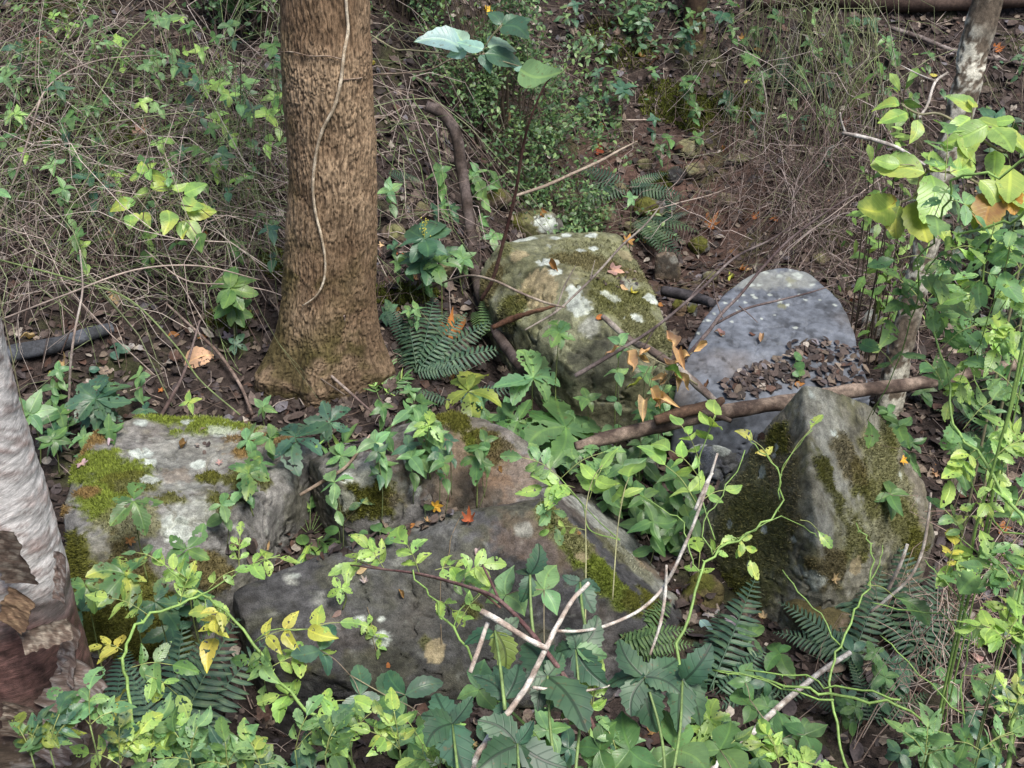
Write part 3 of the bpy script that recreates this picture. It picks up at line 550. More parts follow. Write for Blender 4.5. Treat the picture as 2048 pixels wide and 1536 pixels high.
# mottled thin trunk at the right, dark stems on the far slope
def lich(dark, pale, amt):
    def f(TH, SS, RR, B):
        X = np.stack([np.cos(TH)*.06, np.sin(TH)*.06, SS], 1); a = fbm(X*14, 4, g=.6); b = fbm(X*50, 2)
        k = (sstep(.05-amt, .4-amt, a+.3*b)*sstep(-.2, .5, fbm(X*np.array([3, 3, 2.])+9, 2)+.35+.35*(SS-.7)))[:, None]
        C = np.array(dark)*(1+.3*b)[:, None]*(1-k)+np.array(pale)*k; return RR*(.10*a+.05*b), C
    return f
T3 = thing("tree", "thin leaning trunk mottled with pale lichen, upper right, behind yellowing leaves", "tree", P(1790, 745, 4.85))
L3 = [P(1785, 770, 4.85), P(1800, 700, 4.88), P(1845, 520, 4.95), P(1880, 360, 5.02), P(1935, 170, 5.1), P(1975, 0, 5.2)]; L3[0] = L3[0]+np.array([0, 0, -.12]); L3.append(L3[-1]+np.array([.22, .1, 1.5]))
trunk("trunk", L3, [.06, .050, .050, .052, .054, .058, .055], 60, 260, lich((.10, .08, .06), (.40, .39, .33), .18), M_WOOD, T3)
T4 = thing("tree", "dark brown trunk cut off by the top edge far up the slope", "tree", above(1390, 55))
q = above(1388, 70); L4 = [q+np.array([0, 0, -.1]), q+np.array([.0, .02, .2]), q+np.array([.03, .03, 1.4]), q+np.array([.05, 0, 3.])]
trunk("trunk", L4, [.085, .07, .062, .055], 48, 120, lich((.05, .032, .022), (.09, .08, .03), 0), M_WOOD, T4)
T5 = thing("sapling", "slim dark mossy stem standing in the green briars on the far slope", "sapling", above(1592, 165))
q = above(1592, 170); q2 = above(1612, 0, .9)
trunk("trunk", [q+np.array([-.03, 0, -.06]), q+np.array([.02, 0, .15]), q+np.array([.04, .03, .6]), q+np.array([.09, .0, 1.6])], [.032, .024, .022, .015], 20, 80, lich((.045, .035, .025), (.07, .08, .03), 0), M_WOOD, T5)

# ------------------------------------------------------------------ logs, sticks, branches
def pcol(V, a, b, seed=0, sc=9):
    k = sstep(-.4, .6, fbm(V*sc+seed, 4))[:, None]; return np.array(a)*(1-k)+np.array(b)*k
def stick(name, label, cat, path, r, a, b, sides=8, rough=.12, n=8, mat=None, side=(), partname=None, ctr=True, seed=0, sc=9):
    """path entries (u,v,y) or ('h',u,v,height) ; side: further branches (path, r)"""
    def pts(pa): return [np.array(above(q[1], q[2], q[3])) if q[0] == 'h' else P(*q) for q in pa]
    pl = pts(path)
    if path[0][0] != 'h' and (path[0][1] > 1536 or path[0][0] > 2048):
        g = pl[0].copy(); g[2] = float(gz(g[0], g[1])[0])-.03; pl = [g]+pl
    p = smooth(pl, n); root = thing(name, label, cat, p[0])
    V, F = tube(p, r, sides, rough, seed=seed); mk(partname or "stem", V, F, mat or M_WOOD, root, col=pcol(V, a, b, seed, sc))
    for s_ in side:
        p2 = smooth(pts(s_[0]), 6); V, F = tube(p2, s_[1], max(5, sides-2), rough, seed=seed+3)
        mk("branch", V, F, mat or M_WOOD, root, col=pcol(V, a, b, seed+3, sc))
    return root
stick("log", "long bare fallen log running behind the pyramid boulder to the right edge", "log", [(1150, 893, 4.12), (1215, 876, 4.15), (1300, 855, 4.18), (1400, 832, 4.2), (1500, 815, 4.24), (1600, 800, 4.28), (1720, 780, 4.33), (1850, 765, 4.4), (1960, 742, 4.5), (2120, 715, 4.62)], [.016, .026, .029, .029, .029, .028, .026, .024, .022], (.06, .042, .034), (.22, .17, .135), 20, .14, 14, side=[([(1395, 822, 4.2), (1430, 830, 4.12), (1462, 842, 4.08)], [.018, .008])], partname="log", seed=1, sc=14)
stick("branch", "dark short broken branch lying on the long log left of the pyramid boulder", "branch", [(1310, 842, 4.14), (1360, 826, 4.16), (1420, 812, 4.2), (1445, 800, 4.24)], [.018, .024, .022, .012], (.05, .03, .02), (.12, .075, .05), 12, .2, 8, seed=2)
stick("branch", "curved thick dark dead branch rising from the squarish boulder toward the leafy shrub", "branch", [(852, 212, 6.25), (885, 226, 6.25), (912, 270, 6.2), (925, 350, 6.1), (938, 430, 5.95), (945, 500, 5.75), (955, 570, 5.5), (985, 650, 5.15), (1030, 720, 4.8), (1060, 760, 4.62)], [.026, .030, .029, .028, .026, .025, .023, .024, .022, .018], (.035, .025, .02), (.10, .08, .074), 20, .14, 12, partname="branch", seed=3)
stick("log", "dark blue-black smooth log half hidden by brambles at the left edge", "log", [('h', -60, 735, .05), ('h', 30, 705, .05), ('h', 110, 690, .05), ('h', 180, 668, .045), ('h', 225, 655, .04)], [.035, .036, .034, .03, .024], (.045, .048, .055), (.11, .12, .14), 14, .08, 8, partname="log", seed=4)
stick("log", "black wet log bridging the gap between squarish boulder and blue slab", "log", [(1325, 582, 5.3), (1360, 588, 5.25), (1400, 598, 5.2), (1425, 606, 5.1)], [.022, .026, .024, .018], (.02, .018, .02), (.06, .055, .06), 12, .12, 8, partname="log", seed=5)
stick("branch", "rough grey branch sloping from the squarish boulder down to the dark broken branch", "branch", [(1205, 632, 4.62), (1260, 680, 4.52), (1300, 700, 4.45), (1350, 735, 4.36), (1395, 770, 4.3), (1440, 812, 4.22)], [.010, .013, .015, .016, .016, .013], (.10, .075, .065), (.30, .27, .24), 10, .25, 8, side=[([(1262, 682, 4.52), (1240, 690, 4.5), (1212, 712, 4.5)], [.006, .003])], seed=6)
stick("branch", "dark thin forked branch reaching up over the blue-grey slab into the brambles", "branch", [(1345, 745, 4.5), (1415, 665, 4.62), (1445, 625, 4.68), (1480, 590, 4.75), (1530, 530, 4.9), (1590, 470, 5.0), (1690, 400, 5.1), (1745, 382, 5.15)], [.008, .008, .007, .006, .006, .005, .003, .002], (.07, .05, .05), (.16, .13, .125), 7, .1, 8,
      side=[([(1430, 648, 4.66), (1490, 618, 4.7), (1560, 600, 4.75), (1620, 585, 4.8), (1672, 568, 4.85)], [.006, .005, .004, .002]), ([(1478, 612, 4.7), (1500, 630, 4.66), (1515, 645, 4.6)], [.003, .0015]), ([(1445, 636, 4.66), (1430, 590, 4.72), (1425, 550, 4.8)], [.003, .003, .0015])], seed=7)
stick("branch", "long dark twig climbing over the squarish boulder from the gap below it", "branch", [(1150, 752, 4.35), (1230, 705, 4.4), (1310, 655, 4.5), (1400, 580, 4.7), (1470, 515, 4.9), (1540, 480, 5.1), (1600, 440, 5.2)], [.009, .008, .006, .006, .005, .004, .002], (.06, .045, .045), (.15, .125, .12), 7, .1, 8, side=[([(1310, 655, 4.5), (1290, 690, 4.46), (1275, 705, 4.42)], [.003, .002]), ([(1375, 602, 4.65), (1400, 570, 4.72), (1480, 490, 4.95)], [.003, .003, .001])], seed=8)
stick("branch", "pale thin stick slanting across the ferns above the squarish boulder", "branch", [(1030, 392, 5.7), (1090, 372, 5.72), (1150, 345, 5.78), (1200, 322, 5.85), (1240, 300, 5.9), (1275, 282, 5.95)], [.007, .008, .007, .007, .005, .003], (.24, .19, .15), (.42, .36, .29), 7, .08, 6, seed=9)
stick("branch", "thin grey twig curving down across the upper face of the squarish boulder", "branch", [(1330, 400, 5.3), (1290, 450, 5.2), (1245, 490, 5.1), (1200, 540, 4.95), (1150, 590, 4.8), (1110, 625, 4.7), (1050, 660, 4.6)], [.003, .004, .005, .005, .005, .005, .003], (.12, .10, .09), (.26, .23, .20), 6, .1, 6, side=[([(1180, 560, 4.88), (1190, 520, 4.95)], [.003, .001]), ([(1110, 625, 4.7), (1130, 570, 4.82), (1152, 530, 4.9)], [.004, .003, .0015])], seed=10)
stick("branch", "thin pale twig snaking past the small bright fern onto the squarish boulder", "branch", [('h', 860, 575, .12), (930, 552, 4.95), (985, 560, 4.8), (1040, 585, 4.7), (1090, 605, 4.65), (1130, 615, 4.6)], [.004, .005, .005, .005, .005, .003], (.16, .12, .10), (.32, .27, .22), 6, .1, 6, seed=11)
stick("branch", "reddish-brown fir twig lying at the left foot of the squarish boulder", "branch", [(985, 655, 4.75), (1030, 635, 4.75), (1080, 620, 4.7), (1110, 612, 4.68)], [.012, .012, .009, .005], (.08, .04, .025), (.17, .095, .06), 8, .5, 8, seed=12)
stick("sapling", "leafless dark red sapling stem standing upright left of the squarish boulder", "sapling", [(962, 600, 5.05), (985, 560, 5.02), (1005, 490, 5.0), (1030, 390, 4.98), (1045, 300, 4.95), (1060, 240, 4.92), (1090, 170, 4.9), (1110, 150, 4.88)], [.009, .009, .008, .007, .006, .005, .004, .002], (.045, .02, .018), (.09, .05, .04), 8, .1, 8, seed=13)
stick("branch", "pale barkless stick at the lower right resting in the ferns", "branch", [(1420, 1550, 2.72), (1490, 1480, 2.85), (1560, 1412, 3.0), (1640, 1345, 3.12), (1700, 1305, 3.2)], [.011, .0105, .010, .009, .008], (.24, .20, .17), (.62, .60, .56), 12, .08, 8, seed=14, sc=30)
stick("branch", "pale curved dead shoot standing between pyramid boulder and the right ferns", "branch", [(1862, 985, 3.3), (1856, 1040, 3.25), (1845, 1100, 3.22), (1820, 1155, 3.2), (1775, 1197, 3.2), (1740, 1225, 3.2)], [.0035, .0045, .005, .0052, .0052, .004], (.32, .26, .22), (.60, .57, .52), 8, .1, 6, side=[([(1815, 1088, 3.22), (1800, 1130, 3.2), (1775, 1182, 3.2)], [.005, .006, .006])], seed=15, sc=30)
stick("branch", "pale lichen-spotted bare twig entering from among the yellowing leaves at the right", "branch", [(1685, 266, 4.2), (1730, 275, 4.15), (1765, 285, 4.12), (1800, 298, 4.1), (1850, 330, 4.05)], [.006, .007, .007, .006, .004], (.22, .19, .17), (.46, .44, .41), 8, .12, 6, side=[([(1690, 264, 4.2), (1682, 240, 4.2), (1680, 225, 4.2)], [.004, .003])], seed=16, sc=30)
stick("branch", "slender bare twig arching from the far slope down to the yellowing leaves", "branch", [(1895, 145, 4.6), (1870, 165, 4.5), (1855, 210, 4.4), (1838, 235, 4.3)], [.004, .005, .005, .004], (.25, .22, .19), (.42, .39, .36), 7, .1, 6, side=[([(1872, 162, 4.5), (1840, 150, 4.55), (1800, 130, 4.6)], [.003, .003, .002])], seed=17)
stick("branch", "forked cut shrub branch with blunt sawn ends in the bottom centre foreground", "branch", [(945, 1560, 2.1), (975, 1480, 2.15), (1020, 1420, 2.2), (1055, 1370, 2.25), (1090, 1300, 2.3), (1118, 1245, 2.36), (1145, 1200, 2.42), (1178, 1166, 2.46)], [.0065, .007, .007, .007, .0068, .006, .0052, .005], (.30, .24, .20), (.62, .60, .55), 12, .16, 7,
      side=[([(1095, 1298, 2.3), (1050, 1275, 2.3), (1000, 1243, 2.32), (962, 1222, 2.34)], [.0065, .0065, .007, .0075]), ([(1112, 1262, 2.36), (1160, 1262, 2.38), (1210, 1252, 2.42), (1280, 1220, 2.46), (1330, 1170, 2.5), (1370, 1090, 2.52), (1405, 1000, 2.55), (1435, 907, 2.58)], [.0035, .0035, .004, .004, .0042, .004, .0035, .0025]), ([(1300, 1310, 2.4), (1320, 1250, 2.44), (1330, 1190, 2.48), (1333, 1130, 2.5)], [.003, .004, .004, .003]), ([(940, 1345, 2.25), (960, 1290, 2.3), (975, 1245, 2.34)], [.0055, .0055, .005]), ([(1065, 1375, 2.25), (1130, 1382, 2.27), (1180, 1380, 2.3), (1260, 1362, 2.34)], [.004, .003, .003, .002]), ([(1390, 1020, 2.54), (1412, 970, 2.56), (1425, 945, 2.57)], [.004, .005, .003])], seed=18, sc=34)
stick("branch", "smooth dark reddish shoot crossing the front slab toward the bottom centre", "branch", [(1235, 1560, 2.2), (1190, 1460, 2.25), (1140, 1370, 2.3), (1090, 1300, 2.35), (1040, 1240, 2.45), (990, 1195, 2.55), (930, 1172, 2.65), (840, 1148, 2.8), (760, 1138, 2.9), (700, 1130, 3.0)], [.007, .007, .0065, .006, .006, .005, .005, .004, .003, .002], (.10, .05, .05), (.20, .13, .12), 8, .08, 7, side=[([(1000, 1205, 2.54), (985, 1170, 2.6), (965, 1130, 2.7)], [.004, .003])], seed=19)
stick("branch", "thin pale stick leaning from the litter up onto the grey-brown boulder", "branch", [(600, 990, 3.78), (650, 960, 3.82), (690, 935, 3.9), (715, 905, 4.0), (740, 870, 4.1)], [.006, .007, .006, .005, .004], (.14, .10, .07), (.34, .27, .21), 7, .1, 6, seed=20)
stick("stick", "dead stick on the ground crossing the foot of the furrowed trunk", "stick", [('h', 560, 640, .03), ('h', 600, 690, .1), ('h', 650, 740, .12), ('h', 700, 785, .10), ('h', 745, 825, .05)], [.004, .005, .006, .006, .004], (.14, .10, .09), (.28, .23, .2), 7, .1, 6, seed=21)
stick("stick", "fallen stem lying diagonally in the litter left of the furrowed trunk", "stick", [('h', 330, 605, .10), ('h', 390, 660, .08), ('h', 440, 710, .06), ('h', 480, 770, .04), ('h', 505, 830, .04)], [.005, .006, .007, .007, .006], (.12, .085, .07), (.28, .22, .19), 7, .12, 6, seed=22)
stick("stick", "straight weathered stem leaning in the litter right of the twisted pale one", "stick", [('h', 300, 870, .02), ('h', 340, 800, .08), ('h', 370, 740, .12), ('h', 400, 640, .25)], [.008, .008, .006, .004], (.08, .055, .05), (.18, .14, .13), 7, .12, 6, seed=23)
stick("stem", "pale twisted stem rising beside the toothed seedling behind the mossy boulder", "stem", [('h', 133, 872, .0), ('h', 138, 800, .12), ('h', 142, 720, .3), ('h', 150, 660, .42), ('h', 165, 580, .55), ('h', 160, 500, .7)], [.0045, .005, .005, .005, .004, .003], (.28, .22, .19), (.46, .41, .37), 7, .15, 6, seed=24)
stick("log", "thin fallen grey branch on the far slope near the top right", "log", [('h', 1780, 55, .05), ('h', 1840, 75, .04), ('h', 1920, 105, .05), ('h', 2060, 130, .05)], [.014, .016, .014, .01], (.09, .07, .065), (.22, .19, .18), 8, .15, 6, seed=25)
stick("log", "dark decayed log along the very top edge of the slope at the right", "log", [('h', 1500, 2, .05), ('h', 1650, -4, .06), ('h', 1850, 6, .07), ('h', 2100, -6, .08)], [.05, .055, .055, .05], (.035, .022, .018), (.08, .055, .045), 14, .15, 8, partname="log", seed=26)
stick("log", "short rotting log lying under the brambles left of the furrowed trunk", "log", [('h', 330, 275, .04), ('h', 380, 262, .05), ('h', 440, 258, .05)], [.016, .02, .016], (.10, .08, .07), (.26, .22, .20), 10, .15, 6, partname="log", seed=27)
# vine on the big trunk: pixel path pushed onto the bark
ttree = BVHTree.FromPolygons(tV.tolist(), tF.tolist())
def ontrunk(u, v, off):
    d = Vector(ray(u, v)); h = ttree.ray_cast(Vector(CAM), d)
    if h[0] is None: return P(u, v, 4.9)
    return np.array(h[0])-nrmz(np.array(d))*off
vt = thing("vine", "dry leafless vine hanging in an S curve down the furrowed trunk", "vine", ontrunk(690, 0, .01))
vp = [(692, 0), (696, 60), (688, 105), (682, 160), (668, 215), (645, 260), (632, 310), (626, 370), (630, 420), (642, 470), (650, 515), (648, 560), (632, 592), (605, 612)]
pts = smooth([ontrunk(640, -160, .012)]*0+[ontrunk(693, -6, .02)+np.array([0, 0, .6])]+[ontrunk(u, v, .012) for u, v in vp], 8)
V, F = tube(pts, [.0055, .006, .0065, .0062, .0058, .0052, .0045, .003], 8, .15); mk("stem", V, F, M_WOOD, vt, col=pcol(V, (.34, .27, .19), (.62, .54, .42), 3, 30))
for pa, r in [([(682, 118), (655, 112), (620, 112), (585, 104), (562, 104)], .0025), ([(682, 160), (705, 158), (722, 156), (745, 150)], .003)]:
    p = [ontrunk(u, v, .008) for u, v in pa]
    if pa[0][1] == 160: p += [P(850, 142, 4.7), P(905, 118, 4.6), P(970, 108, 4.5)]
    V, F = tube(smooth(p, 6), r, 6, .1); mk("branch", V, F, M_WOOD, vt, col=pcol(V, (.17, .12, .09), (.34, .28, .22), 5, 30))
# ------------------------------------------------------------------ scene ray caster over everything solid so far
def soup():
    Vs, Fs, n = [gV], [gF[:, [0, 1, 2]], gF[:, [0, 2, 3]]], len(gV)
    for V, F in SOLIDS:
        f = np.asarray(F)
        if f.shape[1] == 4: Fs += [f[:, [0, 1, 2]]+n, f[:, [0, 2, 3]]+n]
        else: Fs.append(f+n)
        Vs.append(V); n += len(V)
    return BVHTree.FromPolygons(np.concatenate(Vs).tolist(), np.concatenate(Fs).tolist())
WORLD = soup()
def hit(u, v, off=0.):
    h = WORLD.ray_cast(Vector(CAM), Vector(ray(u, v)))
    if h[0] is None: return above(u, v), np.array([0, 0, 1.])
    n = np.array(h[1]); n = n if n@ray(u, v) < 0 else -n
    return np.array(h[0])+n*off, n
def drop(x, y):
    h = WORLD.ray_cast(Vector((x, y, 4.)), Vector((0, 0, -1)))
    return (np.array(h[0]), np.array(h[1])) if h[0] is not None else (np.array([x, y, 0.]), np.array([0, 0, 1.]))
# ------------------------------------------------------------------ leaf meshes (length 1 along +Y, face up +Z)
def leafgeo(kind, var, rows=12, cols=4):
    rs = np.random.default_rng(hash((kind, var)) % 1 if False else sum(map(ord, kind))*13+var*7)
    t = np.linspace(0, 1, rows+1); W = dict(
        ovate=lambda t: .27*np.sin(math.pi*t**.72)**.85*(1-.25*t), serrate=lambda t: .255*np.sin(math.pi*t**1.05)**.8,
        oval=lambda t: .27*np.sin(math.pi*t**.95)**.7, lance=lambda t: .085*np.sin(math.pi*t**.7)**.8, round=lambda t: .42*np.sin(math.pi*t**.85)**.6,
        obov=lambda t: .26*np.sin(math.pi*t**1.55)**.85, rhomb=lambda t: .36*np.interp(t, [0, .12, .4, .6, .85, 1], [0, .62, 1, .82, .28, 0]),
        lobed=lambda t: .30*np.sin(math.pi*t**.8)**.7*(1-.15*t), pinna=lambda t: .135*(1-t**3)**.6*(.75+.25*np.sin(math.pi*t)), big=lambda t: .34*np.sin(math.pi*t**.9)**.62)[kind](t)
    tooth = dict(serrate=.09, lobed=.11, rhomb=0, oval=.05, ovate=.03, obov=.13, big=.05).get(kind, 0.)
    fold = rs.uniform(.0, .40); droop = rs.uniform(.02, .42); tw = rs.uniform(-.45, .45); bend = rs.uniform(-.14, .14)
    s = np.linspace(-1, 1, cols+1); V = []; UVs = []
    for i, (a, w_) in enumerate(zip(t, W)):
        for b in s:
            wd = w_; yo = 0
            if abs(b) == 1 and 0 < i < rows: wd = w_*(1+tooth*(1 if i % 2 else -1)); yo = (.02 if i % 2 else 0) if tooth else 0
            x = b*wd; z = abs(b)*wd*fold-droop*a*a+tw*x*a+.02*math.sin(9*a+var)*abs(b)
            V.append((x+bend*math.sin(math.pi*a), a+yo, z)); UVs.append((.5+x, a-yo*0))
    n = cols+1; F = np.array([[i*n+j, i*n+j+1, (i+1)*n+j+1, (i+1)*n+j] for i in range(rows) for j in range(cols)])
    return np.array(V), F, np.array(UVs)
def maplegeo(var, curlk=.3, na=41):
    rs = np.random.default_rng(900+var); th = np.linspace(-2.55, 2.55, na)
    r = .22+.0*th
    for c_, A in ((0, .42), (.95, .36), (-.95, .36), (1.95, .25), (-1.95, .25)): r = r+A*.82*np.exp(-((th-c_)/.34)**2)*(1+.12*np.cos((th-c_)*26))
    V = [(0, .32, 0)]; UVs = [(.5, .3)]
    for k in (.5, 1):
        for a, q in zip(th, r):
            x, y = q*k*math.sin(a), .32+q*k*math.cos(a)*1.05; z = curlk*(x*x*1.2+(y-.3)**2*rs.uniform(.9, 1.1))*k+.05*math.sin(a*5+var)*k
            V.append((x, y, z)); UVs.append((.5+x*.2, y))
    F3 = [[0, 1+i+1, 1+i] for i in range(na-1)]; F4 = [[1+i, 2+i, 2+na+i, 1+na+i] for i in range(na-1)]
    st = len(V); V += [(-.012, .32, 0), (.012, .32, 0), (.0, -.12, .05)]; UVs += [(.5, 0)]*3; F3.append([st, st+1, st+2])
    return np.array(V), [np.array(F4), np.array(F3)], np.array(UVs)
_lm = {}
def leafmesh(kind, var, mat):
    k = (kind, var, mat.name)
    if k not in _lm:
        if kind == 'maple': V, F, U = maplegeo(var)
        elif kind == 'crumpled': V, F, U = maplegeo(var, 1.6)
        elif kind == 'drycurl':
            V, F, U = leafgeo('ovate', var+5); V = V.copy(); x = V[:, 0].copy(); V[:, 2] += 2.2*np.abs(x)**1.3+.15*np.sin(V[:, 1]*8+var); V[:, 0] = x*(.75)
        else: V, F, U = leafgeo(kind, var, *((6, 2) if kind == 'pinna' else (10, 2) if kind == 'lance' else (12, 4)))
        tmp = mk(kind, V, F, mat, origin=[0, 0, 0], uv=U); me = tmp.data; bpy.data.objects.remove(tmp); _lm[k] = me
    return _lm[k]
PAL = dict(lime=(.30, .49, .14), green=(.105, .215, .08), blue=(.068, .155, .10), deep=(.042, .105, .058), pale=(.18, .34, .15), yellow=(.50, .48, .11), olive=(.17, .24, .05), brown=(.28, .155, .06), tan=(.50, .34, .20), orange=(.38, .15, .05),
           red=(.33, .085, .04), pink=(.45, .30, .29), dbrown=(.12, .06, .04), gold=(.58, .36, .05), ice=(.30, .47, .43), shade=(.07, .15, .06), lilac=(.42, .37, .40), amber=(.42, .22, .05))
MATS = dict(leaf=M_LEAF, chew=M_CHEW, dark=M_DARKL, fern=M_FERN, dry=M_DRY)
def rnormal(tilt=.35, base=(0, -.38, .92)):
    return nrmz(np.array(base)+np.array([random.gauss(0, tilt), random.gauss(0, tilt), random.gauss(0, tilt*.5)]))
def basis(B, th, Lpx, n):
    w_ = Rv*math.cos(th)+Uv*math.sin(th); fn = Fv@n
    if abs(fn) < .35: n = nrmz(n-Fv*.5); fn = Fv@n
    w3 = w_-Fv*(w_@n)/fn; g = min(np.linalg.norm(w3), 1.6); Y = nrmz(w3); Z = nrmz(n-Y*(n@Y)); X = np.cross(Y, Z)
    return X, Y, Z, Lpx*px(B)*g
def put(root, kind, B, ang, Lpx, pal='green', yel=.12, mat='leaf', n=None, name='leaf', wide=1., var=None, jit=.14):
    n = rnormal() if n is None else n; X, Y, Z, L = basis(B, math.radians(ang), Lpx, n)
    me = leafmesh(kind, random.randrange(6) if var is None else var, MATS[mat] if isinstance(mat, str) else mat)
    o = bpy.data.objects.new(name, me); COL.objects.link(o)
    M = Matrix(((X[0]*wide, Y[0], Z[0], 0), (X[1]*wide, Y[1], Z[1], 0), (X[2]*wide, Y[2], Z[2], 0), (0, 0, 0, 1)))
    for i in range(3):
        for j in range(3): M[i][j] *= L
    off = Vector([float(t) for t in B])-(root.location if root else Vector())
    M.translation = off; o.parent = root; o.matrix_local = M
    c = np.array(PAL[pal])*random.uniform(1-jit, 1+jit)*np.array([random.uniform(.88, 1.12), 1, random.uniform(.85, 1.15)])
    o.color = (*[float(t) for t in c], yel*random.uniform(.3, 1.5)); return o
def stem(root, pts, r, col=(.14, .20, .06), name='stem', sides=6, n=5, c2=None, thorns=0):
    p = smooth(pts, 3 if thorns else n)
    if thorns and len(p) > 4: p[1:-1] += np.random.default_rng(len(p)).normal(size=(len(p)-2, 3))*.0045
    V, F = tube(p, r, sides, .06)
    if thorns:
        b = Batch(); b.add(V, F, np.array(col))
        for k in range(thorns):
            i = random.randrange(1, len(p)-1); d = nrmz(np.random.default_rng(k).normal(size=3)); T = nrmz(p[i+1]-p[i-1]); d = nrmz(d-T*(d@T)); rr = np.mean(r)
            q = [p[i]+T*rr*.9+d*rr*.6, p[i]-T*rr*.9+d*rr*.6, p[i]+np.cross(T, d)*rr*.5+d*rr*.4, p[i]+d*rr*3.2-T*rr*.6]; b.add(np.array(q), np.array([[0, 1, 3], [1, 2, 3], [2, 0, 3]]), np.array(col)*.9)
        V = np.concatenate(b.V); F = [np.concatenate(b.Q), np.concatenate(b.T)]
    C = pcol(V, col, c2 if c2 is not None else np.array(col)*1.5, 4, 12); return mk(name, V, F, M_STEM, root, col=C)
def pinnate(root, p0, p1, Lpx, pairs=3, pal='lime', yel=.15, kind='serrate', mat='leaf', bow=.12, term=True, spread=58, drop_=.0, scol=(.22, .26, .09), keep=.95):
    """a feather-shaped compound leaf from p0 to p1 (3-D)"""
    p0 = np.asarray(p0); p1 = np.asarray(p1); up = np.array([0, 0, 1.]); mid = (p0+p1)/2+up*np.linalg.norm(p1-p0)*bow
    path = smooth([p0, mid, p1], 6); stem(root, path[::2], .0013, scol, 'stalk', 4, 2)
    n = rnormal(.3)
    for k in range(pairs):
        f = .28+.66*k/max(pairs, 1); i = min(int(f*(len(path)-1)), len(path)-2); B = path[i]; d = path[i+1]-path[i]
        a = math.degrees(math.atan2(d@Uv, d@Rv))
        for s_ in (-1, 1):
            if random.random() < keep: put(root, kind, B, a+s_*(spread+random.uniform(-14, 14)), Lpx*(.82+.1*k/pairs)*random.uniform(.85, 1.1), pal, yel, mat, nrmz(n+np.array([random.gauss(0, .25) for _ in range(3)])))
    if term:
        d = path[-1]-path[-3]; a = math.degrees(math.atan2(d@Uv, d@Rv)); put(root, kind, path[-1], a+random.uniform(-12, 12), Lpx*1.12, pal, yel, mat, n)
def lift(u, v, h=0.):
    q, n = hit(u, v); d = ray(u, v); return q-d*(h/abs(d[2]))
def foot(B):
    q, n = drop(B[0], B[1]); return q if q[2] < B[2] else np.array([B[0], B[1], B[2]-.05])
def palmate(label, u, v, h, Lpx, nl=5, pal='green', yel=.12, kind='serrate', mat='leaf', rot=90, full=300, cat="seedling", name="seedling", group=None, tilt=.18, tiers=1, y=None, flower=False):
    B = P(u, v, y) if y else lift(u, v, h); G_ = foot(B); root = thing(name, label, cat, G_, group)
    stem(root, [G_, (G_+B)/2+np.array([random.uniform(-.02, .02), .01, 0]), B], [.0028, .0016], (.12, .15, .05))
    for tt in range(tiers):
        Bt = B if tt == 0 else G_+(B-G_)*(1-.3*tt); n = rnormal(tilt)
        for k in range(nl):
            a = rot+(k-(nl-1)/2)*full/max(nl-1, 1)*(1 if full < 340 else 1)+random.uniform(-8, 8)+37*tt
            L = Lpx*(1-.28*abs(k-(nl-1)/2)/max((nl-1)/2, 1))*random.uniform(.92, 1.08)*(1 if tt == 0 else .85)
            put(root, kind, Bt+n*.002*k, a, L, pal, yel, mat, nrmz(n+np.array([random.gauss(0, .13) for _ in range(3)])))
    if flower:
        top_ = B+np.array([.01, 0, .09]); stem(root, [B, (B+top_)/2, top_], .0012, (.35, .38, .08), 'flower_stalk')
        b = Batch()
        for k in range(26):
            q = B+(top_-B)*random.uniform(.2, 1.1)+np.array([random.gauss(0, .008) for _ in range(3)]); d = .0035
            b.add(q+d*np.array([[1, 0, 0], [-1, 0, 0], [0, 1, 0], [0, -1, 0], [0, 0, 1.5], [0, 0, -1]]), np.array([[0, 2, 4], [2, 1, 4], [1, 3, 4], [3, 0, 4], [2, 0, 5], [1, 2, 5], [3, 1, 5], [0, 3, 5]]), (.5, .46, .08))
        b.build('flower', M_STEM, root)["kind"] = "stuff"
    return root
# ------------------------------------------------------------------ leaf litter and twigs on the floor: nobody could count them
def littergeo(var):
    rs = np.random.default_rng(70+var); rows = 3; V = []; F = []
    fold = rs.uniform(-.3, .55); arch = rs.uniform(-.5, .6); tws = rs.uniform(-.6, .6)
    wr = np.array([.02, .30, .30, .01])*rs.uniform(.8, 1.2)*(1+.25*rs.normal(size=4)*np.array([0, 1, 1, 0]))
    for i in range(rows+1):
        a = i/rows-.5
        for b in (-1, 0, 1): x = b*wr[i]; V.append((x, a+rs.normal()*.03, abs(b)*wr[i]*fold+arch*(a*a)+tws*x*a*2))
    for i in range(rows):
        for j in range(2): q = i*3+j; F.append([q, q+1, q+4, q+3])
    return np.array(V), np.array(F)
LIT = [littergeo(k) for k in range(9)]
LC = np.array([(.034, .023, .020), (.052, .035, .030), (.078, .052, .044), (.050, .036, .036), (.105, .072, .060), (.14, .10, .075), (.070, .036, .026), (.19, .14, .11), (.32, .26, .22), (.13, .11, .12)])
LP = np.array([.18, .17, .15, .14, .12, .08, .06, .05, .02, .03]); LP = LP/LP.sum(); LC = LC*np.array([.92, 1, 1.02])
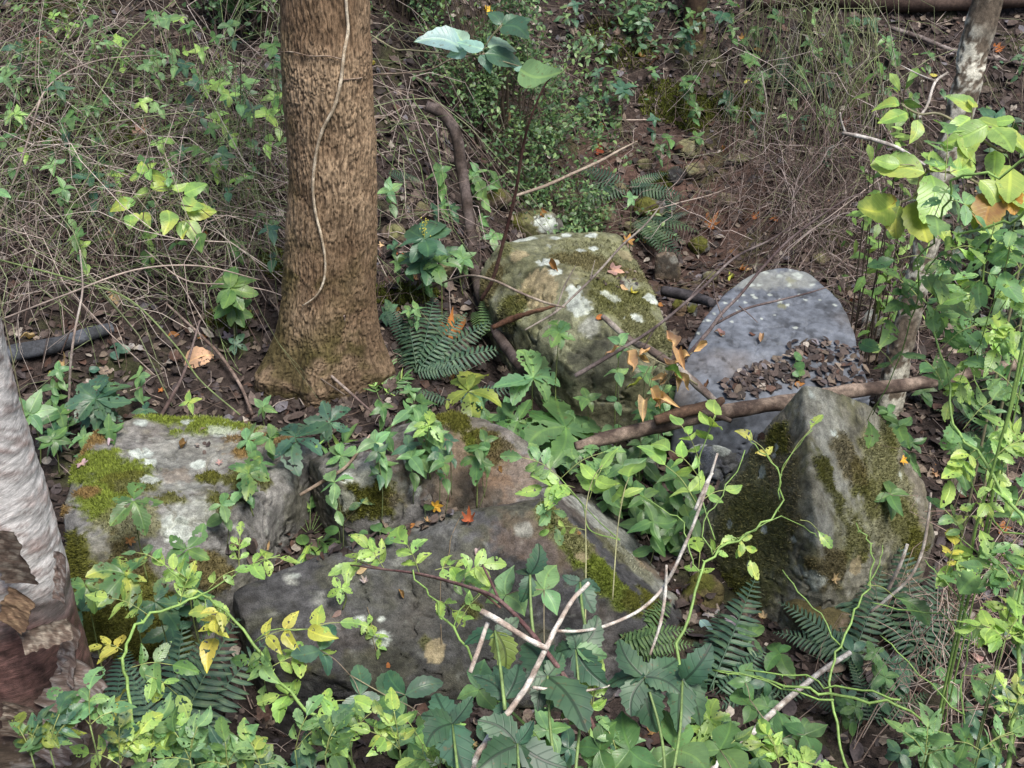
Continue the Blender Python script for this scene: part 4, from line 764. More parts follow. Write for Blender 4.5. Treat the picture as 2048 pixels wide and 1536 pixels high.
def scatter_litter(b, pos, nrm, sz, geos=None, rg=.42):
    LG = geos or LIT; m = len(pos); yaw = RNG.uniform(0, 2*math.pi, m); z = nrm+RNG.normal(size=(m, 3))*rg; z /= np.linalg.norm(z, axis=1)[:, None]
    x = np.stack([np.cos(yaw), np.sin(yaw), np.zeros(m)], 1); x = x-z*(x*z).sum(1)[:, None]; x /= np.linalg.norm(x, axis=1)[:, None]; y = np.cross(z, x)
    M = np.stack([x, y, z], -1)*sz[:, None, None]; vi = RNG.integers(0, len(LG), m); c = LC[RNG.choice(len(LC), m, p=LP)]*RNG.uniform(.75, 1.25, (m, 1))
    for k in range(len(LG)):
        s_ = vi == k
        if s_.any(): b.many(LG[k][0]-np.array([0, LG[k][0][:, 1].mean(), 0]), LG[k][1], M[s_], pos[s_]+z[s_]*sz[s_, None]*.12, c[s_])
b = Batch(); NL = 54000
xs = RNG.uniform(-4.2, 4.6, NL); ys = 2.2+8.6*RNG.beta(1.3, 1.4, NL)
keep = (np.exp(-(((xs-.95)/.7)**2+((ys-7.25)/.4)**2))*.5+np.exp(-(((xs-1.1)/.6)**2+((ys-5.9)/.35)**2))*.3) < RNG.random(NL)
xs, ys = xs[keep], ys[keep]; zz = gz(xs, ys)
eps = .05; gn = np.stack([-(gz(xs+eps, ys)-zz)/eps, -(gz(xs, ys+eps)-zz)/eps, np.ones_like(xs)], 1); gn /= np.linalg.norm(gn, axis=1)[:, None]
scatter_litter(b, np.stack([xs, ys, zz+.004], 1), gn, RNG.uniform(.014, .054, len(xs))*RNG.choice([.8, 1.15], len(xs)))
for gi, (GV, GF) in enumerate([maplegeo(11, .5, 16)[:2], maplegeo(12, .9, 16)[:2], leafgeo('ovate', 2, 5, 2)[:2], leafgeo('oval', 3, 5, 2)[:2], leafgeo('big', 5, 5, 2)[:2]]):
    m = 900 if gi < 2 else 1500; xx = RNG.uniform(-4, 4.4, m); yy = 2.4+8*RNG.beta(1.3, 1.4, m); yaw = RNG.uniform(0, 6.28, m); z = RNG.normal(size=(m, 3))*.3+np.array([0, -.2, 1]); z /= np.linalg.norm(z, axis=1)[:, None]
    x_ = np.stack([np.cos(yaw), np.sin(yaw), np.zeros(m)], 1); x_ = x_-z*(x_*z).sum(1)[:, None]; x_ /= np.linalg.norm(x_, axis=1)[:, None]
    Ms = np.stack([x_, np.cross(z, x_), z], -1)*RNG.uniform(.04, .085, m)[:, None, None]; cc = LC[RNG.choice(len(LC), m, p=LP)]*RNG.uniform(.8, 1.4, (m, 1)); pz = np.stack([xx, yy, gz(xx, yy)+.014], 1)
    for F_ in (GF if isinstance(GF, list) else [GF]): b.many(GV, F_, Ms, pz, cc)
n2 = 5000; xs = RNG.uniform(-14, 14, n2); ys = RNG.uniform(9, 20, n2); scatter_litter(b, np.stack([xs, ys, gz(xs, ys)+.01], 1), np.tile([0, -.3, .95], (n2, 1)), RNG.uniform(.06, .12, n2))
tag(b.build("leaf_litter", M_LITTER, origin=[0, 0, 0]), "brown leaf litter covering the whole forest floor", "leaf litter", kind="stuff")
b = Batch()
for k in range(2600):
    x, y = RNG.uniform(-4, 4.4), 2.5+7.5*RNG.random(); L_ = RNG.uniform(.05, .30); a = RNG.uniform(0, math.pi)
    pts = []; wob = RNG.normal(size=2)*.15*L_
    for t in (0, .33, .66, 1):
        xx = x+math.cos(a)*L_*(t-.5)+wob[0]*math.sin(t*3); yy = y+math.sin(a)*L_*(t-.5)+wob[1]*math.sin(t*4); pts.append([xx, yy, 0])
    pts = np.array(pts); pts[:, 2] = gz(pts[:, 0], pts[:, 1])+.012+RNG.random(4)*.02
    V, F = tube(pts, [RNG.uniform(.001, .0035), .001], 4, 0, cap=False); c_ = np.array([(.10, .07, .055), (.20, .155, .13), (.30, .25, .22), (.07, .045, .04)][RNG.integers(4)]); b.add(V, F, c_)
tag(b.build("fallen_twigs", M_LITTER, origin=[0, 0, 0]), "small dead twigs scattered over the leaf litter", "twigs", kind="stuff")
# litter resting on the boulders
b = Batch(); pp, nn, ss = [], [], []
def onrock(u, v, ru, rv, n, s0=.02, s1=.05):
    for k in range(n):
        a = RNG.uniform(0, 6.28); r = math.sqrt(RNG.random()); q, nr = hit(u+ru*r*math.cos(a), v+rv*r*math.sin(a))
        if nr[2] > .4: pp.append(q+nr*.004); nn.append(nr); ss.append(RNG.uniform(s0, s1))
def onpoly(poly, n, s0=.02, s1=.05):
    P_ = np.array(poly); lo, hi = P_.min(0), P_.max(0); c = 0
    while c < n:
        u, v = RNG.uniform(lo[0], hi[0]), RNG.uniform(lo[1], hi[1]); ins = False; j = len(P_)-1
        for i in range(len(P_)):
            if ((P_[i, 1] > v) != (P_[j, 1] > v)) and (u < (P_[j, 0]-P_[i, 0])*(v-P_[i, 1])/(P_[j, 1]-P_[i, 1])+P_[i, 0]): ins = not ins
            j = i
        if ins:
            q, nr = hit(u, v); c += 1
            if nr[2] > .3: pp.append(q+nr*(.003+.012*RNG.random())); nn.append(nr); ss.append(RNG.uniform(s0, s1))
onpoly([(1450, 765), (1510, 735), (1560, 715), (1580, 690), (1650, 680), (1715, 700), (1735, 735), (1745, 765), (1600, 775), (1530, 790), (1450, 800)], 300, .014, .045)
onpoly([(1440, 770), (1500, 730), (1540, 730), (1540, 770)], 60, .018, .04)
onpoly([(440, 1090), (690, 1055), (880, 1035), (940, 1020), (860, 1060), (700, 1110), (520, 1145), (470, 1120)], 170, .02, .05)
onpoly([(1400, 860), (1520, 850), (1530, 880), (1400, 890)], 60, .02, .04)
onrock(1240, 560, 60, 20, 22, .015, .03); onrock(1360, 1210, 70, 40, 26); onrock(700, 890, 60, 14, 14); onrock(430, 880, 60, 30, 8, .015, .03); onrock(900, 1000, 130, 12, 10, .015, .03)
scatter_litter(b, np.array(pp), np.array(nn), np.array(ss)*1.15, LIT[:4]+[leafgeo('ovate', k, 5, 2)[:2] for k in range(4)]+[leafgeo('big', k, 4, 2)[:2] for k in range(3)], .3)
tag(b.build("leaf_litter", M_LITTER, origin=[0, 0, 0]), "broken dead leaves lying on the blue-grey slab and between the boulders", "leaf litter", kind="stuff")
# moss mats on the banks
def mossmat(label, spots, n, cols):
    b = Batch(); pos = []; 
    for (u, v, ru, rv, f) in spots:
        for k in range(int(n*f)):
            a = RNG.uniform(0, 6.28); r = RNG.random()**.6; q, nr = hit(u+ru*r*math.cos(a), v+rv*r*math.sin(a))
            if nr[2] > .5 and q[2] < gz(q[0], q[1])[0]+.12: pos.append(q+nr*RNG.uniform(-.002, .012))
    pos = np.array(pos); m = len(pos); t = RNG.normal(size=(m, 3))*.5+np.array([0, -.1, .8]); t /= np.linalg.norm(t, axis=1)[:, None]
    L = RNG.uniform(.010, .026, m)[:, None]; sd = np.cross(t, RNG.normal(size=(m, 3))); sd /= np.linalg.norm(sd, axis=1)[:, None]; wd = RNG.uniform(.002, .0045, m)[:, None]
    VV = np.stack([pos-sd*wd, pos+sd*wd, pos+t*L], 1).reshape(-1, 3); c = np.array(cols)[RNG.integers(0, len(cols), m)]*RNG.uniform(.7, 1.3, (m, 1)); c = np.repeat(c, 3, 0)
    b.add(VV, np.arange(3*m).reshape(-1, 3), c); tag(b.build("moss", M_MOSS, origin=[0, 0, 0]), label, "moss", kind="stuff")
MC = [(.10, .12, .02), (.07, .085, .015), (.13, .15, .03), (.06, .06, .02)]
mossmat("bright green moss mats on the far bank above the red soil", [(1330, 205, 55, 45, .3), (1385, 225, 45, 40, .3), (1470, 215, 60, 30, .15), (1215, 70, 50, 35, .08), (1260, 110, 60, 30, .07), (1325, 370, 22, 24, .1)], 15000, MC)
mossmat("dull green moss patches on the bank at the left", [(75, 280, 60, 28, .3), (250, 270, 60, 30, .25), (120, 20, 60, 20, .15), (560, 530, 40, 30, .2), (800, 590, 80, 22, .3), (460, 640, 50, 25, .2), (870, 880, 30, 20, .1)], 9000, MC)
# ------------------------------------------------------------------ conspicuous fallen leaves, one by one
def fallen(label, u, v, Lpx, pal, kind='maple', ang=0, up=.012, tilt=.4, jit=.08, yel=0.):
    q, n = hit(u, v); q = q+n*up; n2 = nrmz(n+np.array([random.gauss(0, tilt) for _ in range(3)])*.6+np.array([0, -.25, .2]))
    o = put(None, kind, q, ang, Lpx*.85, pal, yel, 'dry', n2, name='fallen_leaf', jit=jit); tag(o, label, "fallen leaf"); return o
for a in [("orange-red maple leaf on the red bare soil of the far bank", 1185, 305, 36, 'red', 'maple', 20), ("curled orange leaf on the dark mud above the blue-grey slab", 1408, 462, 44, 'orange', 'crumpled', 40), ("rust-brown crumpled leaf in the fern fronds right of the furrowed trunk", 900, 690, 48, 'orange', 'crumpled', 100),
          ("big pinkish dead leaf on top of the squarish mossy boulder", 1212, 540, 46, 'pink', 'maple', -20), ("small tan leaf on the squarish boulder below the pinkish one", 1238, 573, 22, 'tan', 'ovate', -30), ("bright golden-yellow leaf at the foot of the grey-brown boulder", 862, 1012, 34, 'gold', 'maple', 10),
          ("red-orange curled leaf on the upper edge of the front slab", 935, 1055, 30, 'red', 'crumpled', 80), ("tan folded leaf lying on the middle of the blue-grey slab", 1520, 688, 28, 'tan', 'drycurl', 75), ("orange leaf on the long log's far side below the blue slab", 1588, 772, 26, 'orange', 'ovate', 5),
          ("bright orange leaf in the brambles left of the furrowed trunk", 195, 345, 30, 'amber', 'crumpled', 0), ("red-orange leaf at the upper left edge of the bank", 72, 88, 30, 'red', 'maple', 30), ("salmon-pink curled leaf in the upper left brambles", 275, 282, 36, 'pink', 'crumpled', 60), ("pinkish-tan curled leaf beside the mottled yellowing sapling", 410, 352, 32, 'pink', 'crumpled', 20),
          ("large upright brown leaf under the brambles at the left", 222, 582, 56, 'tan', 'ovate', -80), ("orange-brown leaf at the left foot of the furrowed trunk", 395, 680, 26, 'orange', 'ovate', 10), ("long broad tan leaf half buried left of the furrowed trunk", 370, 735, 70, 'tan', 'big', 25), ("grey-lilac dead leaf near the left foot of the trunk", 450, 685, 30, 'lilac', 'maple', 60),
          ("small rusty leaf just above the long log's left part", 335, 673, 30, 'orange', 'ovate', 0), ("yellow leaf hanging over the top edge of the grey-brown boulder", 738, 880, 34, 'yellow', 'serrate', -110), ("tan leaf with orange edge on top of the front slab", 715, 1150, 30, 'tan', 'ovate', 30), ("lilac-grey leaf on the moss right of the front slab", 1350, 1195, 26, 'lilac', 'maple', 10),
          ("large purple-brown leaf in the hollow between the front slab and the pyramid boulder", 1405, 1225, 46, 'lilac', 'maple', -30), ("pale heart-shaped lilac leaf beside the fern in the hollow", 1448, 1250, 34, 'lilac', 'round', 20), ("small pale blue-green leaf in the hollow below the purple-brown one", 1400, 1245, 36, 'ice', 'ovate', -45), ("yellow star-shaped dead leaf high on the right face of the pyramid boulder", 1795, 915, 24, 'gold', 'maple', -40),
          ("orange-brown leaf in the litter right of the pyramid boulder", 1990, 1062, 44, 'orange', 'maple', 0), ("brown leaf on the litter at the right edge", 1920, 1000, 34, 'dbrown', 'ovate', 30), ("tan upright leaf by the gravel-dark pocket under the front slab's top", 527, 1100, 22, 'tan', 'ovate', 60), ("rust leaf in the litter pocket above the front slab", 815, 1060, 36, 'orange', 'ovate', 5), ("tan leaf at the creek mud above the blue slab", 1490, 545, 18, 'tan', 'ovate', 20),
          ("orange crumpled leaf at the mud edge touching the blue slab's top", 1475, 540, 24, 'orange', 'crumpled', -30), ("brownish-orange leaf on the tips of the fern above the squarish boulder", 1285, 488, 22, 'amber', 'crumpled', 30), ("dull orange leaf in the ferns at the foot of the far bank", 1325, 475, 30, 'dbrown', 'ovate', 0), ("reddish leaf on the ground right of the furrowed trunk at bark height", 790, 512, 30, 'red', 'ovate', 10),
          ("small orange leaf on moss right of the furrowed trunk", 825, 560, 18, 'orange', 'ovate', 0), ("grey dead leaf on the bank under the small-leaved shrub", 1230, 78, 34, 'pink', 'maple', 45), ("cream-yellow leaf on the far bank moss", 1487, 168, 24, 'yellow', 'ovate', 10), ("yellow leaf at the top of the far bank by the small-leaved shrub", 965, 22, 28, 'gold', 'maple', 0), ("pale tan leaf under the right-hand ferns", 1660, 1165, 30, 'tan', 'maple', 60),
          ("pale greenish fallen leaf among the bottom right ferns", 1940, 1280, 46, 'olive', 'maple', -20), ("orange half-curled leaf in the right-hand ferns", 1835, 1272, 24, 'orange', 'drycurl', 60), ("pinkish leaf near the dead vine tangle at the lower right", 1960, 1330, 34, 'pink', 'ovate', 70), ("orange leaf on the right shoulder of the squarish boulder", 1312, 612, 18, 'orange', 'ovate', 0), ("lilac-grey broken leaf near the small fern on the far bank", 1365, 318, 30, 'lilac', 'crumpled', 10)]:
    fallen(*a)
for k in range(150):
    while True:
        u, v = random.uniform(0, 2048), random.uniform(0, 1500) if k % 3 else random.uniform(0, 800)
        q, n = hit(u, v)
        if n[2] > .55 and q[2] < gz(q[0], q[1])[0]+.6: break
    pl = random.choice(['tan', 'tan', 'pink', 'lilac', 'dbrown', 'brown', 'brown', 'orange', 'dbrown', 'yellow' if random.random() < .4 else 'brown'])
    word = dict(tan="tan", pink="pinkish", lilac="grey-lilac", dbrown="dark brown", brown="brown", orange="orange-brown", yellow="yellowed")[pl]
    o = fallen(whereis(u, v, "%s dead leaf" % word), u, v, random.uniform(16, 30), pl, random.choice(['maple', 'ovate', 'drycurl', 'crumpled', 'oval']), random.uniform(0, 360), .01, .6, .25)
    o["group"] = "%s dead leaves in the litter" % word
# ------------------------------------------------------------------ bramble thickets
def cane_path(x, y, L_, az, h, sag=1., wob=.05, n=10):
    p = []; ph = RNG.uniform(0, 6, 3); bend = RNG.normal()*.6
    for i in range(n):
        t = i/(n-1); a = az+bend*t; xx = x+math.cos(a)*L_*t; yy = y+math.sin(a)*L_*t*.8
        zz = h*4*t*(1-t*sag)+.02; p.append([xx+wob*math.sin(5*t+ph[0])*L_, yy+wob*math.sin(6*t+ph[1])*L_, zz+.02*math.sin(9*t+ph[2])])
        if i: p[-1] = [p[-1][j]+RNG.normal()*.012*(1+L_) for j in range(3)]
    p = np.array(p); g = gz(p[:, 0], p[:, 1]); p[:, 2] = np.maximum(p[:, 2]+g*(1-.0), g+.01); return p
def thicket(label, regions, cols, name="bramble_thicket", R=(.0012, .0030), H=(.05, .5), LL=(.4, 1.5), azs=None, tips=.9):
    root_b = Batch()
    for (u0, v0, u1, v1, n) in regions:
        for k in range(n):
            q = above(RNG.uniform(u0, u1), RNG.uniform(v0, v1)); L_ = RNG.uniform(*LL); az = RNG.uniform(0, 2*math.pi) if azs is None else RNG.normal(azs[RNG.integers(len(azs))], .5)
            p = cane_path(q[0]-math.cos(az)*L_*.4, q[1]-math.sin(az)*L_*.3, L_, az, RNG.uniform(*H)*L_, RNG.uniform(.7, 1.0)); r = RNG.uniform(*R)
            V, F = tube(p, [r, r*.8, r*.4], 4, 0, cap=False); c = np.array(cols[RNG.integers(len(cols))])*RNG.uniform(.7, 1.3)
            root_b.add(V, F, c)
            if RNG.random() < .55:
                for _ in range(2):
                    i = RNG.integers(2, len(p)-1); d = (p[i]-p[i-1])*1.0+RNG.normal(size=3)*.05; d = nrmz(d)*RNG.uniform(.05, .22); q2 = np.array([p[i], p[i]+d*.5+RNG.normal(size=3)*.008, p[i]+d+RNG.normal(size=3)*.02]); V, F = tube(q2, [r*.7, r*.35], 3, 0, cap=False); root_b.add(V, F, c)
    return tag(root_b.build(name, M_LITTER, origin=[0, 0, 0]), label, "brambles", kind="stuff")
GC = [(.17, .20, .10), (.13, .18, .07), (.19, .22, .12), (.28, .23, .20), (.42, .36, .32), (.17, .13, .11), (.09, .06, .05), (.24, .20, .18)]
thicket("dense tangle of thin grey and green bramble canes on the bank left of the furrowed trunk", [(-60, 60, 560, 380, 190), (-60, 330, 560, 620, 280), (430, 250, 580, 560, 60), (-60, 560, 400, 700, 60), (750, 180, 900, 480, 40)], GC)
BC = [(.17, .125, .11), (.24, .19, .17), (.10, .07, .06), (.36, .30, .28), (.13, .095, .08), (.06, .045, .04), (.15, .15, .09)]
thicket("mound of matted brown dead stems right of the creek above the blue-grey slab", [(1430, 340, 1760, 470, 150), (1530, 420, 1850, 640, 190), (1500, 270, 1700, 360, 25), (1740, 600, 1850, 700, 30)], BC, LL=(.3, 1.0), H=(.1, .7))
thicket("upright thin green briar stems on the far slope at the right", [(1480, 180, 1760, 330, 80), (1450, 60, 1700, 180, 26)], [(.16, .19, .08), (.22, .24, .13), (.11, .13, .06), (.26, .24, .2)], LL=(.3, .9), H=(.5, 1.3), R=(.0015, .003))
thicket("wiry dead vine tangle over the ferns at the lower right corner", [(1780, 1250, 2100, 1536, 70), (1900, 1050, 2100, 1250, 24)], [(.30, .22, .18), (.22, .15, .12), (.38, .31, .27)], LL=(.2, .6), H=(.2, .9), R=(.0012, .0026))
thicket("loose thin dead twigs across the creek and slope in the middle", [(900, 330, 1500, 520, 60), (1100, 120, 1500, 330, 40), (760, 420, 1000, 620, 36), (1750, 100, 2048, 300, 40)], BC, LL=(.3, .8), H=(.05, .35))
# larger canes one can follow by eye: each its own object
DIRS = [("h", 0, 430, 560, 150), ]
def bigcane(label, uv, r, col, group=None, name="bramble_cane", thorns=0):
    pts = [above(u, v, h) for u, v, h in uv]; root = thing(name, label, "bramble", pts[0], group); stem(root, pts, r, col, sides=6, n=7, thorns=thorns); return root
BG = (.12, .16, .06); BT = (.26, .21, .18); BD = (.09, .07, .055)
for lab, uv, r, c in [
    ("long pale cane sweeping from the left edge up to the top of the frame", [(-20, 330, .3), (60, 230, .5), (110, 160, .6), (200, 120, .6), (320, 110, .5)], [.005, .004, .002], BT),
    ("green cane running diagonally from the top edge down to the lower left tangle", [(350, 0, .3), (260, 80, .5), (220, 150, .5), (170, 240, .45), (120, 330, .3)], [.003, .004, .003], BG),
    ("green bramble cane crossing low from the left edge toward the mossy boulder", [(0, 520, .35), (150, 560, .4), (260, 600, .4), (350, 690, .3), (400, 760, .15), (480, 830, .05)], [.004, .004, .003], BG),
    ("pale cane arching over the tangle in front of the furrowed trunk's left side", [(0, 640, .3), (130, 590, .45), (270, 540, .5), (400, 532, .45), (520, 560, .3)], [.004, .004, .003], BT),
    ("dark cane lying across the mottled yellowing sapling", [(150, 480, .25), (300, 400, .5), (430, 420, .5), (560, 440, .4)], [.003, .003, .002], BD),
    ("thick grey dead cane leaning at the left edge behind the peeling trunk", [(-10, 460, .2), (40, 330, .5), (80, 200, .8)], [.006, .006, .004], BT),
    ("green cane rising from the tangle toward the upper middle of the left bank", [(90, 500, .15), (160, 380, .4), (220, 300, .5), (300, 270, .5), (400, 230, .45)], [.004, .003, .002], BG),
    ("pale cane descending from the sapling to the root flare of the furrowed trunk", [(290, 500, .3), (370, 560, .35), (470, 570, .3), (560, 590, .25), (620, 640, .2)], [.003, .003, .002], BT),
    ("brown curved cane hanging beside the left foot of the furrowed trunk", [(540, 600, .3), (570, 640, .28), (580, 690, .2), (620, 740, .15), (690, 790, .1)], [.003, .003, .003], BD),
    ("dead cane standing upright behind the sprouting plant left of the trunk", [(480, 340, .0), (478, 250, .35), (482, 160, .6), (478, 90, .9)], [.004, .003, .002], BD),
    ("pale cane tilting across the bank beneath the salmon-pink leaf", [(180, 480, .2), (260, 400, .3), (350, 330, .4), (460, 290, .4)], [.003, .003, .002], BT),
    ("thin green briar rising straight from the mound of dead stems", [(1640, 360, .05), (1635, 250, .5), (1625, 130, .9), (1610, 20, 1.2)], [.003, .003, .0015], BG),
    ("thin green briar leaning left out of the mound of dead stems", [(1690, 340, .05), (1650, 240, .5), (1600, 140, .7), (1540, 60, .9)], [.003, .003, .0015], BG),
    ("thin green briar leaning right above the mound of dead stems", [(1660, 350, .05), (1680, 250, .4), (1720, 150, .7), (1790, 80, .8)], [.003, .003, .0015], BG),
    ("pale dead stem slanting over the mound of dead stems to the yellowing leaves", [(1520, 560, .3), (1600, 480, .5), (1690, 410, .6), (1770, 350, .7)], [.004, .003, .002], BT),
    ("pale dead twig lying along the dark mud at the foot of the mound", [(1290, 425, .12), (1360, 405, .15), (1420, 390, .15), (1470, 370, .15)], [.003, .004, .002], BT),
    ("reddish twig on the red bare soil of the far bank", [(1120, 690 - 430, .02), (1180, 238, .04), (1260, 240, .04), (1330, 238, .02)], [.005, .005, .003], BT)]:
    bigcane(lab, uv, r, c)
# ------------------------------------------------------------------ small-leaved shrubs
def shrub(label, cx, cy, rx, ry, hgt, nst, nlf, sz, cols, stemc=(.09, .07, .05), cat="shrub", name="small_leaved_shrub", kind="oval", thr=-.1, wide=1.):
    g = float(gz(cx, cy)[0]); root = thing(name, label, cat, (cx, cy, g)); sb = Batch(); pts = []
    for k in range(nst):
        a = RNG.uniform(0, 6.28); r = RNG.random()**.6; ex, ey = cx+rx*r*math.cos(a), cy+ry*r*math.sin(a); h = hgt*RNG.uniform(.45, 1.05)*(1-.35*r)
        bx, by = cx+(ex-cx)*.35+RNG.normal()*.03, cy+(ey-cy)*.35; b0 = np.array([bx, by, float(gz(bx, by)[0])]); e0 = np.array([ex, ey, float(gz(ex, ey)[0])+h])
        p = smooth([b0, b0+(e0-b0)*np.array([.3, .3, .6])+RNG.normal(size=3)*.03, e0], 6); V, F = tube(p, [.004, .0015], 4, 0, cap=False); sb.add(V, F, np.array(stemc)*RNG.uniform(.7, 1.4)); pts.append(p)
        for j in range(3):
            i = RNG.integers(4, len(p)); q = p[i-1]+RNG.normal(size=3)*np.array([.13, .1, .09]); V, F = tube(smooth([p[i-1], (p[i-1]+q)/2+[0, 0, .02], q], 3), [.0015, .0008], 3, 0, cap=False); sb.add(V, F, np.array(stemc)*1.3); pts.append(smooth([p[i-1], (p[i-1]+q)/2+[0, 0, .02], q], 3))
    st = sb.build("stem", M_STEM, root); st["kind"] = "stuff"
    V0, F0, U0 = leafgeo(kind, 1, 4, 2); allp = np.concatenate([p[len(p)//3:] for p in pts]); ix = RNG.integers(0, len(allp), nlf*2); pos = allp[ix]+RNG.normal(size=(nlf*2, 3))*np.array([.045, .045, .04])
    ok = fbm(pos*4.5+cx*9, 2) > thr; pos = pos[ok][:nlf]; m = len(pos)
    z = RNG.normal(size=(m, 3))*.45+np.array([0, -.3, .85]); z /= np.linalg.norm(z, axis=1)[:, None]; y = np.cross(z, RNG.normal(size=(m, 3))); y /= np.linalg.norm(y, axis=1)[:, None]; x = np.cross(y, z)
    M = np.stack([x*wide, y, z], -1)*(sz*RNG.uniform(.5, 1.4, m))[:, None, None]; c = np.array(cols)[RNG.integers(0, len(cols), m)]*RNG.uniform(.6, 1.25, (m, 1))
    fb = Batch(); fb.many(V0, F0, M, pos, c, U0); f = fb.build("foliage", M_FOL, root); f["kind"] = "stuff"; return root
SG = [(.11, .20, .085), (.08, .16, .07), (.14, .25, .10), (.20, .31, .12), (.06, .12, .055)]
shrub("airy dark shrub with countless tiny leaves on the far bank right of the furrowed trunk", -.05, 7.05, .75, .45, 1.05, 80, 8500, .026, SG, thr=.12)
shrub("tiny-leaved shrub at the top centre just beside the furrowed trunk", -.62, 7.6, .5, .4, 1.2, 46, 3600, .027, SG, thr=-.05)
shrub("low fringe of tiny leaves below the dark shrub around the curved dead branch", .25, 6.75, .45, .25, .45, 30, 2200, .025, SG)
shrub("bright small-leaved bush against the left side of the furrowed trunk at the top", -1.35, 7.35, .5, .4, .95, 44, 2600, .038, [(.12, .24, .11), (.16, .30, .12), (.20, .34, .13), (.09, .18, .09)], name="leafy_shrub")
shrub("scattered pale green sprays at the top left corner", -2.5, 7.6, .9, .5, .6, 44, 1700, .036, [(.15, .28, .10), (.20, .34, .12), (.26, .38, .12), (.11, .22, .09)], name="leafy_shrub")
shrub("thin leafy sprays over the brambles left of the sprouting plant", -2.2, 6.6, .8, .45, .5, 34, 700, .032, [(.15, .28, .10), (.20, .34, .12), (.11, .20, .09)], name="leafy_shrub")
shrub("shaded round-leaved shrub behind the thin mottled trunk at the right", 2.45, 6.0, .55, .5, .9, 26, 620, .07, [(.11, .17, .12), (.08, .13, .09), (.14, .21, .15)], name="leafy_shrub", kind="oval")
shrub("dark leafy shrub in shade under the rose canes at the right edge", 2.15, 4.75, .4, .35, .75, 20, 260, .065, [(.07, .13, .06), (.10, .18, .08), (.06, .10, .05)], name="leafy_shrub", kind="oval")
shrub("hanging bright leaves in front of the mottled trunk at the top right", 1.62, 5.35, .22, .18, 1.75, 12, 190, .06, [(.22, .38, .10), (.16, .30, .08), (.28, .42, .12)], name="leafy_shrub", kind="ovate", thr=-2)
shrub("green undergrowth on the slope at the top right corner", 2.9, 7.0, .8, .8, .5, 26, 420, .06, [(.12, .24, .12), (.09, .18, .10), (.18, .30, .12)], name="leafy_shrub", kind="ovate")
shrub("soft green seedlings on the crest of the far bank at the top middle", .7, 8.3, .8, .4, .35, 30, 520, .05, [(.12, .24, .12), (.09, .18, .10), (.18, .30, .12)], name="leafy_shrub", kind="ovate")
shrub("ground-hugging leafy patch on the far bank left of the moss mats", .45, 7.7, .5, .35, .28, 22, 420, .038, [(.12, .24, .10), (.09, .18, .08), (.18, .30, .10)], name="leafy_shrub", kind="ovate")
# ------------------------------------------------------------------ ferns
def frondgeo(n=24, wmax=.17, droop=.0):
    """centre line and pinna seats of a frond, length 1 along +Y"""
    t = np.linspace(0, 1, 24); line = np.stack([.02*np.sin(t*3), t*(1-.04*t), .32*t*(1-.75*t)-.10*t**3], 1)
    seats = []
    for k in range(n):
        f = .10+.88*k/(n-1); w_ = wmax*(np.interp(f, [0, .12, .3, .6, .85, 1], [.55, .85, 1, .82, .42, .10])); c = np.array([np.interp(f, t, line[:, i]) for i in range(3)]); seats.append((f, c, w_))
    return line, seats
_fr = {}
def frond(root, B, ang, Lpx, pal='blue', n=None, full=True, npin=18, wmax=.17, kind='pinna'):
    n = rnormal(.2) if n is None else n; X, Y, Z, L = basis(B, math.radians(ang), Lpx, n); line, seats = frondgeo(npin, wmax)
    R3 = Matrix([[X[i], Y[i], Z[i]] for i in range(3)])*L; M = R3.to_4x4(); M.translation = Vector([float(t) for t in B])-root.location
    key = ('r', npin, wmax, full, kind)
    if key not in _fr:
        V, F = tube(line, [.007, .004], 4, 0); b = Batch(); b.add(V, F, (.1, .1, .1))
        if not full:
            LV, LF, LU = leafgeo(kind, 0, 6, 2)
            for f, c, w_ in seats:
                for s_ in (-1, 1):
                    a = math.radians(90-s_*(78-22*f)); d = np.array([math.cos(a)*1., math.sin(a), -.18]); d = nrmz(d); z = nrmz(np.array([0, .1, 1])-d*d[2]); x = np.cross(d, z); W = np.stack([x*.85, d, z], 1)*w_
                    b.add(LV@W.T+c, LF, (.1, .1, .1), LU)
        Fs = [np.concatenate(x) for x in (b.Q, b.T) if x]; o = mk('frond', np.concatenate(b.V), Fs, M_FERN, origin=[0, 0, 0], uv=np.concatenate(b.U)); _fr[key] = o.data; bpy.data.objects.remove(o)
    o = bpy.data.objects.new('frond', _fr[key]); COL.objects.link(o); o.parent = root; o.matrix_local = M
    c = np.array(PAL[pal])*np.array([.75, .72, .78])*random.uniform(.8, 1.15); o.color = (*[float(t) for t in c], .08)
    if not full: return o
    me = leafmesh(kind, 0, M_FERN)
    for f, cc, w_ in seats:
        for s_ in (-1, 1):
            a = math.radians(90-s_*(78-22*f)+random.uniform(-5, 5)); d = nrmz(np.array([math.cos(a), math.sin(a), -.18+random.uniform(-.12, .12)])); z = nrmz(np.array([0, .1, 1])-d*d[2]); x = np.cross(d, z)
            p = bpy.data.objects.new('pinna', me); COL.objects.link(p); p.parent = o
            m4 = Matrix([[x[i]*.85*w_, d[i]*w_, z[i]*w_] for i in range(3)]).to_4x4(); m4.translation = Vector([float(t) for t in cc]); p.matrix_local = m4
            j = random.uniform(.85, 1.15); p.color = (*[float(t*j) for t in c], .08)
    return o
def fern(label, u, v, fr, pal='blue', full=True, lightn=None, h=.02, **k):
    B = lift(u, v, h); root = thing("fern", label, "fern", foot(B))
    for (a, L_, *rest) in fr:
        q = lift(*rest[:2], .04) if len(rest) >= 2 else B
        frond(root, q+np.array([random.gauss(0, .008), random.gauss(0, .008), 0]), a, L_, pal, full=full, **k)
    return root
fern("large evergreen fern spreading right of the furrowed trunk's foot", 835, 745, [(104, 150), (82, 175), (66, 150), (52, 165), (120, 120), (36, 190), (16, 200), (138, 90), (5, 120)], 'blue')
